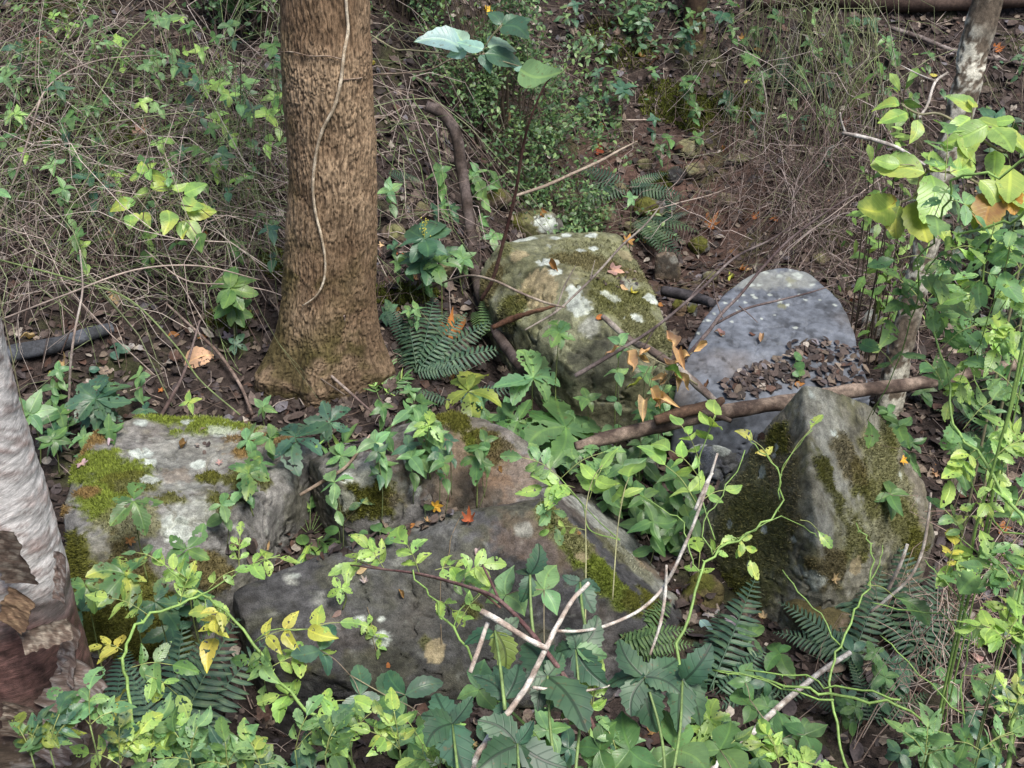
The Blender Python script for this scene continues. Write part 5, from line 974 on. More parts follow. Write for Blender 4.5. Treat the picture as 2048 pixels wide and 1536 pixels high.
fern("bluish fern frond pair arching low just above the grey-brown boulder", 905, 800, [(12, 150), (172, 130), (195, 110)], 'blue', wmax=.15)
fern("upright narrow fern between the two big toothed seedlings", 1125, 830, [(92, 190), (86, 130)], 'deep', wmax=.16)
fern("fern with hanging fronds at the foot of the far bank above the squarish boulder", 1255, 372, [(205, 130), (185, 150), (160, 120), (20, 90), (-20, 110), (-10, 130), (0, 60)], 'blue', full=False)
fern("dark fern fronds drooping onto the back of the squarish boulder", 1270, 440, [(-30, 110), (-45, 120), (-60, 100), (-15, 130), (-5, 100)], 'deep', full=False)
fern("small fern overlapped by the five-leaved seedling right of the creek ferns", 1330, 440, [(60, 70), (95, 80), (20, 60), (130, 70)], 'blue', full=False)
fern("single dark fern frond right of the furrowed trunk at mid height", 775, 340, [(-20, 80), (-40, 60)], 'blue', full=False)
fern("bluish fern leaning against the right foot of the furrowed trunk", 812, 690, [(120, 110), (140, 90)], 'blue', full=False)
fern("pale fresh lady fern in front of the squarish boulder's left face", 985, 670, [(76, 125), (100, 90), (55, 90), (130, 70)], 'green', full=False, wmax=.26, npin=15)
fern("thin fern on the far slope beneath the green briars", 1575, 190, [(95, 120), (70, 100), (120, 90), (20, 90)], 'deep', full=False)
fern("fern frond pair standing between the pyramid boulder and the dark toothed leaves", 1425, 1385, [(60, 250), (75, 150), (100, 110), (35, 160)], 'blue', wmax=.19)
fern("broad fern spreading below the pyramid boulder's right face", 1700, 1330, [(100, 220), (80, 210), (118, 180), (62, 220), (140, 190), (160, 170)], 'blue', wmax=.18)
fern("big bluish fern under the wiry vine tangle at the lower right", 1840, 1330, [(108, 220), (88, 240), (70, 200), (45, 190), (135, 180), (25, 170), (-30, 150), (200, 160)], 'blue', wmax=.18)
fern("fern low on the ground left of the pale barkless stick", 1560, 1400, [(170, 170), (190, 150), (150, 160), (20, 150)], 'blue', wmax=.18)
fern("fern at the bottom edge between the pale stick and the vine tangle", 1740, 1450, [(60, 130), (100, 130), (20, 150), (160, 140)], 'deep', full=False)
fern("fern fanning out behind the curved pale cut branch", 1235, 1290, [(25, 150), (12, 160), (0, 150), (40, 120), (-18, 130)], 'green', wmax=.2, full=True, npin=18)
fern("fern with glossy fronds in the dark hollow at the lower left", 335, 1515, [(95, 250), (66, 300), (50, 290), (120, 220), (140, 190), (80, 230)], 'blue', wmax=.20)
fern("fern at the right foot of the peeling trunk", 225, 1470, [(60, 130), (100, 150), (30, 120), (80, 110)], 'blue', full=False, wmax=.2)
fern("small dark fern under the mossy boulder's overhang", 350, 1330, [(80, 90), (50, 110), (110, 80)], 'deep', full=False)
fern("fern fronds in the shade at the right edge beneath the rose canes", 2000, 880, [(150, 130), (180, 110), (110, 120), (200, 110)], 'deep', full=False)
# ------------------------------------------------------------------ seedlings with leaves spread like a hand
for a in [
    ("large bright five-leaved seedling with ragged toothed leaves above the grey-brown boulder", 1065, 757, .20, 92, 6, 'pale', .15, 'serrate', 90, 290),
    ("largest toothed seedling, mid green and insect-bitten, centre of the picture", 1128, 858, .22, 108, 7, 'green', .1, 'serrate', 90, 310),
    ("darker seedling with five leaves left of the largest toothed seedling", 1036, 845, .16, 66, 6, 'green', .05, 'serrate', 100, 300),
    ("olive seedling with four long leaves, their tips yellowing, over the bluish fern", 937, 785, .22, 82, 5, 'olive', .35, 'serrate', 60, 300),
    ("small bright four-leaved seedling on top of the grey-brown boulder", 857, 852, .14, 44, 4, 'lime', .2, 'serrate', 20, 330),
    ("drooping three-leaved seedling hanging over the right face of the grey-brown boulder", 952, 912, .10, 48, 5, 'green', .1, 'serrate', -90, 250),
    ("bluish seedling with broad leaves on the right end of the mossy boulder", 592, 878, .12, 78, 6, 'blue', .05, 'serrate', 70, 290),
    ("toothed bluish seedling left of the grey-brown boulder's top", 660, 845, .14, 62, 6, 'blue', .05, 'serrate', 80, 320),
    ("green seedling with five leaves and a yellowed one on the mossy boulder's right side", 497, 950, .12, 58, 5, 'green', .3, 'serrate', 80, 320),
    ("big seedling with large saw-edged leaves behind the mossy boulder at the left", 192, 800, .16, 82, 8, 'blue', .08, 'serrate', 70, 320),
    ("bright five-leaved seedling in front of the mossy boulder", 268, 1003, .18, 70, 5, 'green', .12, 'serrate', -60, 280),
    ("broad mottled seedling in front of the pale rock face at left", 375, 1100, .2, 66, 5, 'green', .1, 'serrate', 60, 300),
    ("seedling full of holes with yellow patches beside the peeling trunk", 250, 1150, .22, 72, 6, 'green', .8, 'serrate', 200, 300),
    ("low green seedling with four round-toothed leaves by the peeling trunk's bark curl", 170, 1170, .15, 62, 5, 'green', .3, 'serrate', -70, 260),
    ("hole-riddled dark green seedling over the dark hollow at the left", 310, 1205, .2, 78, 5, 'blue', .25, 'serrate', -50, 240),
    ("oval-leaved seedling with bright leaves left of the furrowed trunk's foot", 462, 578, .20, 64, 8, 'green', .15, 'oval', 60, 330),
    ("seedling with broad leaves and a yellow flower spike right of the furrowed trunk", 848, 480, .25, 72, 7, 'blue', .05, 'oval', 80, 320),
    ("lighter broad-leaved sprout under the flowering seedling right of the trunk", 880, 528, .16, 50, 6, 'green', .05, 'serrate', 30, 320),
    ("pale sprout with small pointed leaves right of the flowering seedling", 925, 518, .15, 40, 6, 'pale', .05, 'ovate', 60, 330),
    ("shrubby sprout with small rosettes in front of the squarish boulder", 1118, 668, .14, 46, 6, 'green', .1, 'serrate', 80, 330),
    ("small three-leaf creeper with jagged leaves on the dark face of the front slab", 682, 1178, .05, 40, 5, 'lime', .25, 'serrate', 200, 300),
    ("five-leaved seedling standing alone above the creek ferns", 1262, 398, .22, 24, 5, 'pale', .05, 'ovate', 90, 300),
    ("whorled green seedling at the foot of the long log's left end", 1175, 800, .1, 40, 5, 'green', .1, 'ovate', 90, 300),
    ("five-fingered creeper leaf at the left foot of the furrowed trunk", 473, 690, .05, 30, 5, 'blue', .05, 'serrate', 60, 330),
    ("small four-leaved sprout between furrowed trunk and mossy boulder", 527, 815, .1, 34, 5, 'pale', .05, 'ovate', 60, 330),
    ("yellow-spotted wilting seedling on the top edge of the mossy boulder", 378, 805, .14, 36, 4, 'lime', .9, 'ovate', 60, 260),
    ("dark leafy sprout at the left edge low behind the peeling trunk", 60, 830, .18, 62, 6, 'pale', .05, 'ovate', 40, 320),
    ("round-leaved sprout left of the saw-edged seedling", 105, 880, .12, 44, 6, 'green', .05, 'ovate', 20, 320),
    ("blue-green narrow-leaved plant spreading in front of the saw-edged seedling", 110, 870, .05, 50, 8, 'blue', .05, 'lance', 90, 340),
    ("leafy sprout at the lower right edge of the squarish boulder", 1240, 690, .12, 40, 5, 'pale', .1, 'ovate', 60, 320),
    ("spotty yellow-green seedling at the bottom right of the dark toothed leaves", 1420, 1440, .15, 62, 7, 'lime', .5, 'serrate', 120, 330),
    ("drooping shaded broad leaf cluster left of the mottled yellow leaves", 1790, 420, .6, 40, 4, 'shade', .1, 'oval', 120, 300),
    ("bluish rosette on the far bank left of the moss mats", 1245, 178, .12, 36, 6, 'blue', .02, 'ovate', 60, 330),
    ("leafy sprout between moss mats on the far bank", 1500, 120, .15, 32, 6, 'green', .05, 'ovate', 60, 330),
    ("pale sprout at the top of the far bank by the dark trunk", 1440, 30, .15, 34, 6, 'blue', .02, 'ovate', 60, 330),
    ("broad pointed leaves on the slope below the top right corner", 1990, 240, .3, 52, 6, 'blue', .02, 'ovate', 140, 300)]:
    lab, u, v, h, Lp, nl, pal, yel, kind, rot, full = a
    palmate(lab, u, v, h, Lp*.9, nl, pal, yel, kind, 'chew' if kind == 'serrate' else 'leaf', rot, full, tiers=2 if nl >= 7 else 1, flower='flower spike' in lab)
# creepers on the front slab
def creeper(label, path, leaves, pal='lime'):
    q = [hit(u, v, .008)[0] for u, v in path]; root = thing("creeper", label, "creeper", q[-1]); stem(root, q, .0012, (.16, .12, .07), sides=4, n=5)
    for (u, v, nl, L_, rot) in leaves:
        B = hit(u, v, .018)[0]
        for k in range(nl): put(root, 'serrate', B, rot+k*360/nl*.8, L_*random.uniform(.85, 1.1), pal, .3, 'chew')
creeper("small creeper trailing down the front slab over a pale lichen patch", [(735, 1215), (742, 1240), (745, 1270), (755, 1310)], [(738, 1252, 4, 22, 90), (750, 1272, 3, 26, 0), (757, 1300, 3, 20, -100)])
creeper("thin bare root hanging over the upper edge of the front slab", [(938, 1015), (920, 1040), (905, 1075), (898, 1110), (882, 1160), (880, 1230), (884, 1290)], [])
creeper("leaf sprig on the dark moss patch of the grey-brown boulder", [(690, 1045), (705, 1028), (722, 1010)], [(724, 1005, 3, 34, 10)], 'blue')
# lance-leaved grass plants
def stilt(label, u, v, stems, Lp=52, pal='green'):
    B0 = lift(u, v, 0); root = thing("grass_plant", label, "grass plant", foot(B0))
    for (ang, ln) in stems:
        n = rnormal(.2); X, Y, Z, L = basis(B0, math.radians(ang), ln, n); p = smooth([B0, B0+Y*L*.5+np.array([0, 0, .05])*L*4*.5, B0+Y*L+np.array([0, 0, .02])], 5); stem(root, p[::2], .0014, (.13, .20, .07), 'stem', 4, 2)
        for k in range(3, len(p), 1):
            d = p[k]-p[k-1]; a = math.degrees(math.atan2(d@Uv, d@Rv))
            for s_ in ((-1, 1) if k < len(p)-1 else (-.6, 0, .6)): put(root, 'lance', p[k], a+s_*random.uniform(28, 55), Lp*random.uniform(.7, 1.15), pal if random.random() < .75 else 'lime', .05)
stilt("bushy lance-leaved grass plant between the mossy boulder and the grey-brown boulder", 620, 1070, [(60, 120), (35, 150), (95, 130), (120, 110), (10, 120), (75, 170), (150, 90), (-30, 70), (-80, 60)])
stilt("small lance-leaved grass plant at the left base of the front slab", 665, 1385, [(95, 90), (60, 80), (125, 80)], 34, 'blue')
stilt("small lance-leaved grass plant against the middle of the front slab's base", 708, 1368, [(60, 90), (20, 80), (100, 60)], 36, 'green')
stilt("tuft of lance-leaved grass among brown twigs above the grey-brown boulder", 760, 800, [(80, 60), (40, 60), (120, 50)], 28, 'green')
# ------------------------------------------------------------------ rose canes, vines and leafy shoots of the foreground
def grounded(cane):
    pts = [P(*q) for q in cane]; u, v = cane[0][:2]
    if u < 0 or u > 2048 or v > 1536:
        g = foot(pts[0])
        if pts[0][2]-g[2] > .04: pts = [g-np.array([0, 0, .03]), g+(pts[0]-g)*.5+np.array([0, -.02, 0])]+pts
    return pts
def spray(label, name, cat, cane, r, leaves=(), twigs=(), pal='lime', col=(.16, .26, .07), kind='rose', yel=.2, thorns=0, group=None, mat='chew', sides=7):
    """cane [(u,v,y)], leaves [(u0,v0,u1,v1,y,pairs,L[,pal[,yel]])], twigs [([(u,v,y)], r)]"""
    pts = grounded(cane); root = thing(name, label, cat, pts[0], group); stem(root, pts, [q*.68 for q in (r if isinstance(r, list) else [r])], col, sides=sides, n=7, thorns=thorns)
    for tw, tr_ in twigs: stem(root, [P(*q) for q in tw], [q*.75 for q in (tr_ if isinstance(tr_, list) else [tr_])], col, 'side_shoot', 5, 5, thorns=thorns//3)
    for lf in leaves:
        u0, v0, u1, v1, y, pr, L_ = lf[:7]; pl = lf[7] if len(lf) > 7 else pal; ye = lf[8] if len(lf) > 8 else yel
        pinnate(root, P(u0, v0, y), P(u1, v1, y+.03), L_*.88, pr, pl, ye, random.choice(['oval', 'obov', 'serrate', 'ovate']) if kind == 'rose' else kind, mat)
    return root
spray("thorny green rose cane arching over the dark hollow at the lower left", "rose_cane", "rose cane",
      [(270, 1560, 2.45), (265, 1470, 2.5), (258, 1380, 2.58), (247, 1320, 2.66), (262, 1270, 2.74), (300, 1232, 2.82), (360, 1208, 2.88), (405, 1188, 2.92)], [.007, .007, .0065, .006, .005],
      [(405, 1190, 330, 1130, 2.95, 4, 44, 'lime', .3), (325, 1128, 272, 1105, 2.98, 2, 34, 'pale', .1), (415, 1180, 470, 1140, 2.95, 2, 40), (478, 1140, 480, 1075, 3.0, 3, 34), (490, 1136, 560, 1115, 3.0, 2, 42, 'lime'), (262, 1335, 345, 1330, 2.68, 2, 62, 'green', .1), (300, 1232, 215, 1195, 2.85, 2, 52, 'lime', .4), (255, 1400, 195, 1430, 2.6, 1, 52, 'yellow', .2), (245, 1300, 205, 1290, 2.7, 2, 44, 'yellow', .4), (360, 1208, 375, 1160, 2.9, 2, 42, 'lime', .8), (290, 1350, 355, 1390, 2.64, 2, 46, 'lime')],
      twigs=[([(405, 1188, 2.92), (445, 1165, 2.96), (490, 1136, 3.0), (560, 1110, 3.02)], [.003, .002]), ([(405, 1188, 2.92), (370, 1165, 2.94), (330, 1130, 2.96)], [.003, .002])], thorns=16)
spray("long green rose cane running from the dark hollow down to the bottom edge", "rose_cane", "rose cane",
      [(405, 1190, 2.9), (450, 1222, 2.86), (505, 1285, 2.8), (545, 1340, 2.74), (600, 1402, 2.66), (650, 1455, 2.6), (720, 1560, 2.5)], [.005, .006, .0065, .007, .007],
      [(508, 1285, 615, 1258, 2.8, 2, 58, 'yellow', .5), (620, 1262, 680, 1245, 2.84, 1, 56, 'lime', .9), (540, 1335, 625, 1310, 2.76, 2, 46, 'lime', .4), (470, 1250, 425, 1232, 2.85, 2, 52, 'lime', .5), (440, 1215, 430, 1275, 2.84, 3, 46, 'yellow', .3), (545, 1340, 500, 1320, 2.76, 2, 52, 'green', .1), (600, 1400, 560, 1390, 2.68, 2, 50, 'lime', .2), (625, 1420, 700, 1400, 2.66, 1, 50, 'lime', .5), (520, 1300, 530, 1370, 2.72, 2, 50, 'pale', .2)],
      twigs=[([(508, 1285, 2.8), (540, 1262, 2.8), (615, 1258, 2.82)], [.0025, .0018]), ([(410, 1195, 2.9), (412, 1230, 2.88), (410, 1270, 2.86)], [.0025, .0018])], thorns=14)
spray("reddish shoot with bright paired leaves over the middle of the front slab", "rose_cane", "rose cane",
      [(1000, 1215, 2.5), (960, 1185, 2.62), (900, 1165, 2.72), (840, 1150, 2.8), (770, 1138, 2.9), (720, 1125, 2.98)], [.004, .004, .003, .002],
      [(770, 1140, 735, 1095, 2.95, 3, 46, 'lime', .3), (735, 1128, 700, 1125, 3.0, 2, 42, 'lime', .2), (840, 1150, 815, 1090, 2.86, 2, 56, 'lime', .2), (870, 1140, 930, 1140, 2.8, 3, 44, 'lime', .25), (930, 1150, 965, 1130, 2.7, 2, 50, 'lime', .2), (900, 1165, 950, 1170, 2.72, 2, 40, 'green', .1)], col=(.15, .08, .06))
spray("green rose cane crossing the lower right part of the front slab", "rose_cane", "rose cane",
      [(826, 1140, 2.82), (850, 1180, 2.76), (880, 1225, 2.68), (910, 1258, 2.62), (940, 1320, 2.52), (985, 1400, 2.4), (1080, 1490, 2.25), (1130, 1570, 2.2)], [.003, .004, .005, .006],
      [(912, 1258, 960, 1190, 2.62, 2, 34, 'lime', .2), (865, 1200, 905, 1220, 2.72, 2, 30, 'lime')], twigs=[([(912, 1258, 2.62), (915, 1225, 2.64), (940, 1200, 2.66), (975, 1180, 2.66)], [.0025, .0015])], thorns=8)
spray("cluster of bright pinnate leaves over the right end of the grey-brown boulder", "rose_cane", "rose cane",
      [(1240, 1080, 2.9), (1180, 1060, 2.95), (1165, 1010, 3.0), (1130, 975, 3.02)], [.003, .0025, .002],
      [(1120, 955, 1045, 915, 3.05, 4, 48, 'pale', .15), (1118, 960, 1205, 905, 3.05, 4, 50, 'pale', .15), (1150, 975, 1085, 975, 3.02, 3, 58, 'lime', .3), (1095, 995, 1110, 1050, 3.0, 2, 40, 'pale', .1), (1170, 1060, 1100, 1060, 2.96, 2, 26, 'lime', .2)], twigs=[([(1240, 1080, 2.9), (1190, 1035, 2.95), (1120, 955, 3.03)], [.0025, .0015])])
spray("slender shoot with four bright leaves left of the two-leaved shoot", "leafy_shoot", "leafy shoot", [(1170, 1300, 2.6), (1172, 1120, 2.8), (1172, 1020, 2.9), (1185, 960, 2.95), (1205, 930, 2.96)], [.003, .0025, .0018],
      [(1178, 1000, 1202, 940, 2.95, 2, 58, 'lime', .15)], kind='ovate', mat='leaf', col=(.20, .20, .10))
spray("two-leaved bright shoot standing in front of the dark nettle patch", "leafy_shoot", "leafy shoot", [(1225, 1200, 2.7), (1235, 1060, 2.85), (1248, 985, 2.92), (1256, 960, 2.94)], [.003, .0025, .0018],
      [(1240, 1010, 1258, 955, 2.94, 1, 74, 'lime', .2)], kind='ovate', mat='leaf', col=(.20, .20, .10))
spray("zigzag thorny green briar in front of the pyramid boulder's left face", "rose_cane", "rose cane",
      [(1345, 1560, 2.35), (1350, 1430, 2.5), (1352, 1320, 2.6), (1375, 1230, 2.7), (1395, 1160, 2.78), (1425, 1110, 2.84), (1470, 1080, 2.9), (1530, 1050, 2.95), (1560, 1010, 3.0), (1560, 960, 3.02), (1545, 925, 3.04), (1510, 890, 3.06), (1500, 860, 3.08)], [.008, .007, .006, .005, .004, .003, .002],
      [(1395, 1160, 1400, 1105, 2.84, 1, 42, 'lime', .3), (1475, 1075, 1500, 1120, 2.9, 2, 40, 'lime', .6), (1545, 925, 1505, 880, 3.06, 1, 40, 'yellow', .2), (1560, 950, 1620, 860, 3.05, 0, 44, 'lime', .5), (1600, 1040, 1635, 1060, 3.0, 0, 40, 'lime', .6), (1425, 1110, 1440, 1090, 2.86, 1, 40, 'lime')],
      twigs=[([(1470, 1080, 2.9), (1560, 1035, 2.95), (1625, 1060, 3.0), (1635, 1075, 3.0)], [.002, .0015]), ([(1425, 1110, 2.84), (1400, 1060, 2.9), (1430, 1010, 2.95), (1460, 960, 3.0), (1490, 900, 3.04)], [.003, .002]), ([(1560, 1000, 3.0), (1562, 940, 3.04), (1590, 900, 3.06), (1625, 860, 3.08)], [.002, .0015]), ([(1400, 1150, 2.8), (1380, 1120, 2.84), (1370, 1060, 2.9), (1340, 1030, 2.93), (1280, 990, 2.98)], [.003, .002])], thorns=22, yel=.4)
spray("upright sprig with opposite bright leaves left of the pyramid boulder", "leafy_shoot", "leafy shoot", [(1430, 1080, 2.92), (1405, 1000, 3.0), (1398, 925, 3.08), (1412, 880, 3.1), (1432, 830, 3.12)], [.003, .0025, .0015],
      [(1405, 900, 1430, 830, 3.12, 2, 48, 'lime', .2), (1402, 930, 1362, 850, 3.12, 3, 34, 'lime', .1), (1402, 960, 1340, 900, 3.06, 2, 46, 'lime', .2), (1395, 1010, 1330, 930, 3.04, 1, 66, 'lime', .3), (1405, 1000, 1450, 980, 3.02, 1, 40, 'lime')], kind='ovate', mat='leaf')
spray("thorny briar zigzagging through the lower right ferns", "rose_cane", "rose cane",
      [(1700, 1570, 2.45), (1680, 1500, 2.5), (1668, 1420, 2.58), (1665, 1340, 2.66), (1680, 1290, 2.72), (1705, 1220, 2.8), (1735, 1175, 2.86), (1745, 1120, 2.92), (1735, 1080, 2.96), (1712, 1045, 3.0)], [.006, .0055, .005, .004, .002], [(1735, 1170, 1790, 1195, 2.84, 0, 66, 'green', .1)],
      twigs=[([(1680, 1290, 2.72), (1640, 1230, 2.78), (1600, 1180, 2.84), (1565, 1140, 2.9)], [.003, .002]), ([(1668, 1400, 2.58), (1590, 1385, 2.62), (1510, 1350, 2.66), (1425, 1340, 2.7)], [.004, .003, .002]), ([(1735, 1170, 2.86), (1760, 1130, 2.9), (1765, 1090, 2.94)], [.003, .0015])], thorns=16)
spray("pair of thorny green canes crossing low at the lower right", "rose_cane", "rose cane",
      [(1900, 1470, 2.5), (1820, 1425, 2.52), (1740, 1400, 2.56), (1660, 1390, 2.6), (1590, 1372, 2.62), (1530, 1365, 2.66), (1480, 1352, 2.7), (1425, 1340, 2.74)], [.004, .0055, .006, .005, .004, .002], [], twigs=[([(1800, 1400, 2.5), (1720, 1380, 2.55), (1650, 1372, 2.6), (1590, 1352, 2.65), (1490, 1340, 2.7)], [.004, .003])], thorns=20)
spray("thick green rose cane rising along the right edge", "rose_cane", "rose cane",
      [(2010, 1570, 2.3), (2025, 1450, 2.4), (2045, 1300, 2.5), (2035, 1200, 2.6), (2060, 1080, 2.7), (1990, 950, 2.82), (1935, 880, 2.9), (1900, 830, 2.96), (1890, 740, 3.05), (1860, 640, 3.15), (1835, 560, 3.22), (1860, 480, 3.28)], [.009, .009, .008, .007, .005, .004, .003],
      [(1900, 830, 1900, 900, 2.96, 2, 64, 'pale', .15), (1860, 640, 1800, 560, 3.18, 3, 50, 'green', .1), (1880, 700, 1950, 650, 3.1, 3, 56, 'pale', .1), (1925, 860, 1985, 800, 2.95, 3, 54, 'pale', .15), (1890, 780, 1850, 720, 3.05, 2, 50, 'pale', .1), (1960, 930, 2010, 1000, 2.85, 2, 50, 'lime', .2), (1855, 600, 1905, 560, 3.2, 3, 60, 'pale', .1), (1950, 900, 1900, 960, 2.86, 3, 46, 'lime', .4), (1975, 930, 2040, 880, 2.84, 3, 48, 'lime', .3), (1990, 960, 1960, 1060, 2.8, 2, 44, 'lime', .3)], thorns=22, pal='pale')
spray("green rose cane sweeping in from the right edge above the mottled leaves' lower half", "rose_cane", "rose cane",
      [(2100, 430, 2.9), (2040, 440, 2.95), (1980, 450, 3.0), (1920, 475, 3.05), (1870, 520, 3.1), (1850, 570, 3.14)], [.007, .006, .005, .004, .002],
      [(1990, 450, 1960, 560, 3.0, 3, 60, 'pale', .1), (1920, 475, 1880, 560, 3.05, 3, 52, 'green', .2), (2030, 445, 2010, 540, 2.95, 3, 56, 'pale', .15), (1870, 520, 1790, 520, 3.12, 1, 54, 'green', .1), (1900, 500, 1960, 500, 3.0, 2, 56, 'lime', .2)], thorns=12)
spray("arching thorny cane across the mottled yellowing leaves at the right", "rose_cane", "rose cane",
      [(2100, 362, 2.85), (2000, 352, 2.9), (1930, 350, 2.95), (1900, 360, 2.98), (1890, 420, 3.02), (1870, 470, 3.05), (1840, 520, 3.1), (1842, 580, 3.12), (1820, 640, 3.16), (1790, 740, 3.2), (1745, 830, 3.24)], [.006, .005, .004, .003, .002],
      [(1890, 360, 1895, 270, 3.0, 3, 56, 'pale', .05), (1900, 370, 1870, 430, 3.0, 2, 64, 'pale', .05), (1840, 560, 1780, 640, 3.14, 3, 52, 'green', .1), (1842, 600, 1890, 660, 3.14, 3, 54, 'pale', .1), (1790, 740, 1760, 700, 3.2, 1, 46, 'green', .1), (1760, 800, 1735, 840, 3.24, 0, 46, 'lime', .1), (1835, 540, 1900, 600, 3.1, 2, 56, 'green', .2), (1895, 400, 1950, 430, 3.0, 2, 56, 'pale', .05)], thorns=16)
spray("leafy rose shoot filling the lower right edge with pale leaflets", "rose_cane", "rose cane",
      [(2100, 1100, 2.75), (2010, 1060, 2.82), (1960, 990, 2.88), (1930, 920, 2.92), (1905, 870, 2.95)], [.005, .004, .003, .002],
      [(1960, 990, 1920, 1080, 2.85, 2, 50, 'lime', .5), (2010, 1060, 2048, 980, 2.8, 3, 52, 'pale', .1), (1935, 930, 2010, 900, 2.9, 3, 52, 'pale', .1), (2030, 1080, 1990, 1130, 2.78, 2, 56, 'pale', .2), (2040, 800, 1985, 740, 2.9, 3, 50, 'pale', .15), (2040, 650, 1990, 700, 2.95, 3, 50, 'lime', .5), (2048, 900, 2010, 850, 2.9, 3, 50, 'lime', .2), (2070, 1180, 1960, 1150, 2.7, 1, 72, 'pale', .1), (2048, 560, 2000, 620, 3.0, 3, 48, 'lime', .3)], thorns=8)
spray("thin thorny canes weaving between the ferns toward the right edge", "rose_cane", "rose cane",
      [(1920, 1560, 2.4), (1930, 1440, 2.5), (1925, 1350, 2.58), (1940, 1280, 2.64), (1915, 1200, 2.72), (1880, 1150, 2.78), (1850, 1120, 2.82)], [.005, .004, .003, .002],
      [(1925, 1350, 1990, 1380, 2.56, 2, 52, 'pale', .2), (1915, 1200, 1960, 1130, 2.72, 1, 70, 'pale', .1), (1890, 1150, 1910, 1090, 2.78, 2, 36, 'yellow', .3)], twigs=[([(1940, 1280, 2.64), (1880, 1230, 2.7), (1800, 1215, 2.76), (1740, 1205, 2.8)], [.003, .002]), ([(1930, 1430, 2.5), (1860, 1370, 2.56), (1800, 1300, 2.64), (1760, 1270, 2.7)], [.003, .002])], thorns=12)
spray("leafy rose canes hanging down through the middle of the right side", "rose_cane", "rose cane",
      [(1990, 470, 3.2), (1960, 560, 3.2), (1940, 660, 3.2), (1950, 760, 3.15), (1985, 850, 3.1)], [.004, .004, .003, .002],
      [(1960, 560, 1890, 620, 3.2, 3, 50, 'lime', .2), (1960, 540, 2030, 600, 3.2, 3, 48, 'pale', .1), (1945, 650, 2020, 690, 3.18, 3, 52, 'lime', .2), (1945, 660, 1890, 720, 3.2, 2, 50, 'green', .1), (1950, 760, 1900, 800, 3.15, 3, 44, 'lime', .3), (1960, 780, 2040, 790, 3.12, 3, 46, 'pale', .1), (1985, 850, 2000, 940, 3.1, 3, 48, 'lime', .2)], thorns=8)
spray("leafy rose sprays crowding the right edge beside the mottled leaves", "rose_cane", "rose cane",
      [(2090, 520, 3.0), (2040, 540, 3.0), (1990, 600, 3.0), (1960, 690, 3.0)], [.004, .003, .002],
      [(2040, 540, 2000, 480, 3.0, 3, 46, 'lime', .3), (2030, 560, 2045, 650, 3.0, 3, 46, 'green', .1), (1990, 600, 1930, 590, 3.0, 3, 48, 'lime', .2), (1975, 650, 2035, 730, 3.0, 3, 44, 'pale', .1), (1960, 690, 1920, 760, 3.0, 3, 44, 'lime', .2)])
spray("low rose spray with lime leaflets at the right above the ferns", "rose_cane", "rose cane",
      [(2080, 1250, 2.7), (2020, 1180, 2.75), (1960, 1110, 2.8), (1900, 1060, 2.85)], [.003, .003, .002],
      [(2020, 1180, 2045, 1110, 2.75, 3, 46, 'lime', .2), (1960, 1110, 1900, 1130, 2.8, 2, 46, 'lime', .2), (1930, 1080, 1890, 1020, 2.84, 2, 42, 'pale', .2), (2040, 1210, 1975, 1230, 2.72, 3, 46, 'lime', .3)])
# mottled broad leaves, upper right
def bigleaves(label, cane, r, lv, pal='lime', kind='big', yel=.6, mat='leaf', col=(.16, .15, .09), name="leafy_branch", cat="branch", wide=1.):
    pts = grounded(cane); root = thing(name, label, cat, pts[0]); stem(root, pts, r, col)
    for (u, v, a, L_, y, *rest) in lv:
        pl = rest[0] if rest else pal; B = P(u, v, y); i = min(range(len(pts)), key=lambda k: np.linalg.norm(pts[k]-B))
        if np.linalg.norm(pts[i]-B) > .02: stem(root, [pts[i], (pts[i]+B)/2+np.array([0, 0, .01]), B], .0016, col, 'stalk', 4, 3)
        put(root, rest[2] if len(rest) > 2 else kind, B, a, L_, pl, (rest[1] if len(rest) > 1 else yel), mat, rnormal(.22, (0, -.55, .8)), wide=wide)
    return root
bigleaves("branch of broad green leaves mottled with yellow at the upper right", [(2080, 300, 3.5), (2010, 305, 3.5), (1940, 262, 3.5), (1880, 228, 3.5), (1838, 228, 3.5), (1800, 208, 3.5)], [.005, .004, .003],
          [(1800, 210, 172, 52, 3.5), (1815, 225, 200, 68, 3.48), (1835, 240, 250, 46, 3.48), (1945, 225, 140, 62, 3.5), (1945, 215, 60, 34, 3.5), (1940, 235, 200, 62, 3.5), (1955, 240, -20, 84, 3.48), (1975, 250, 200, 90, 3.46), (1985, 255, -75, 60, 3.46), (2000, 262, -30, 62, 3.46), (1990, 300, -100, 66, 3.45), (2020, 330, -110, 90, 3.45), (2030, 300, 20, 60, 3.45), (1950, 275, 240, 64, 3.45), (2030, 240, 170, 50, 3.48), (1920, 270, -60, 56, 3.46)], kind='ovate', wide=1.15)
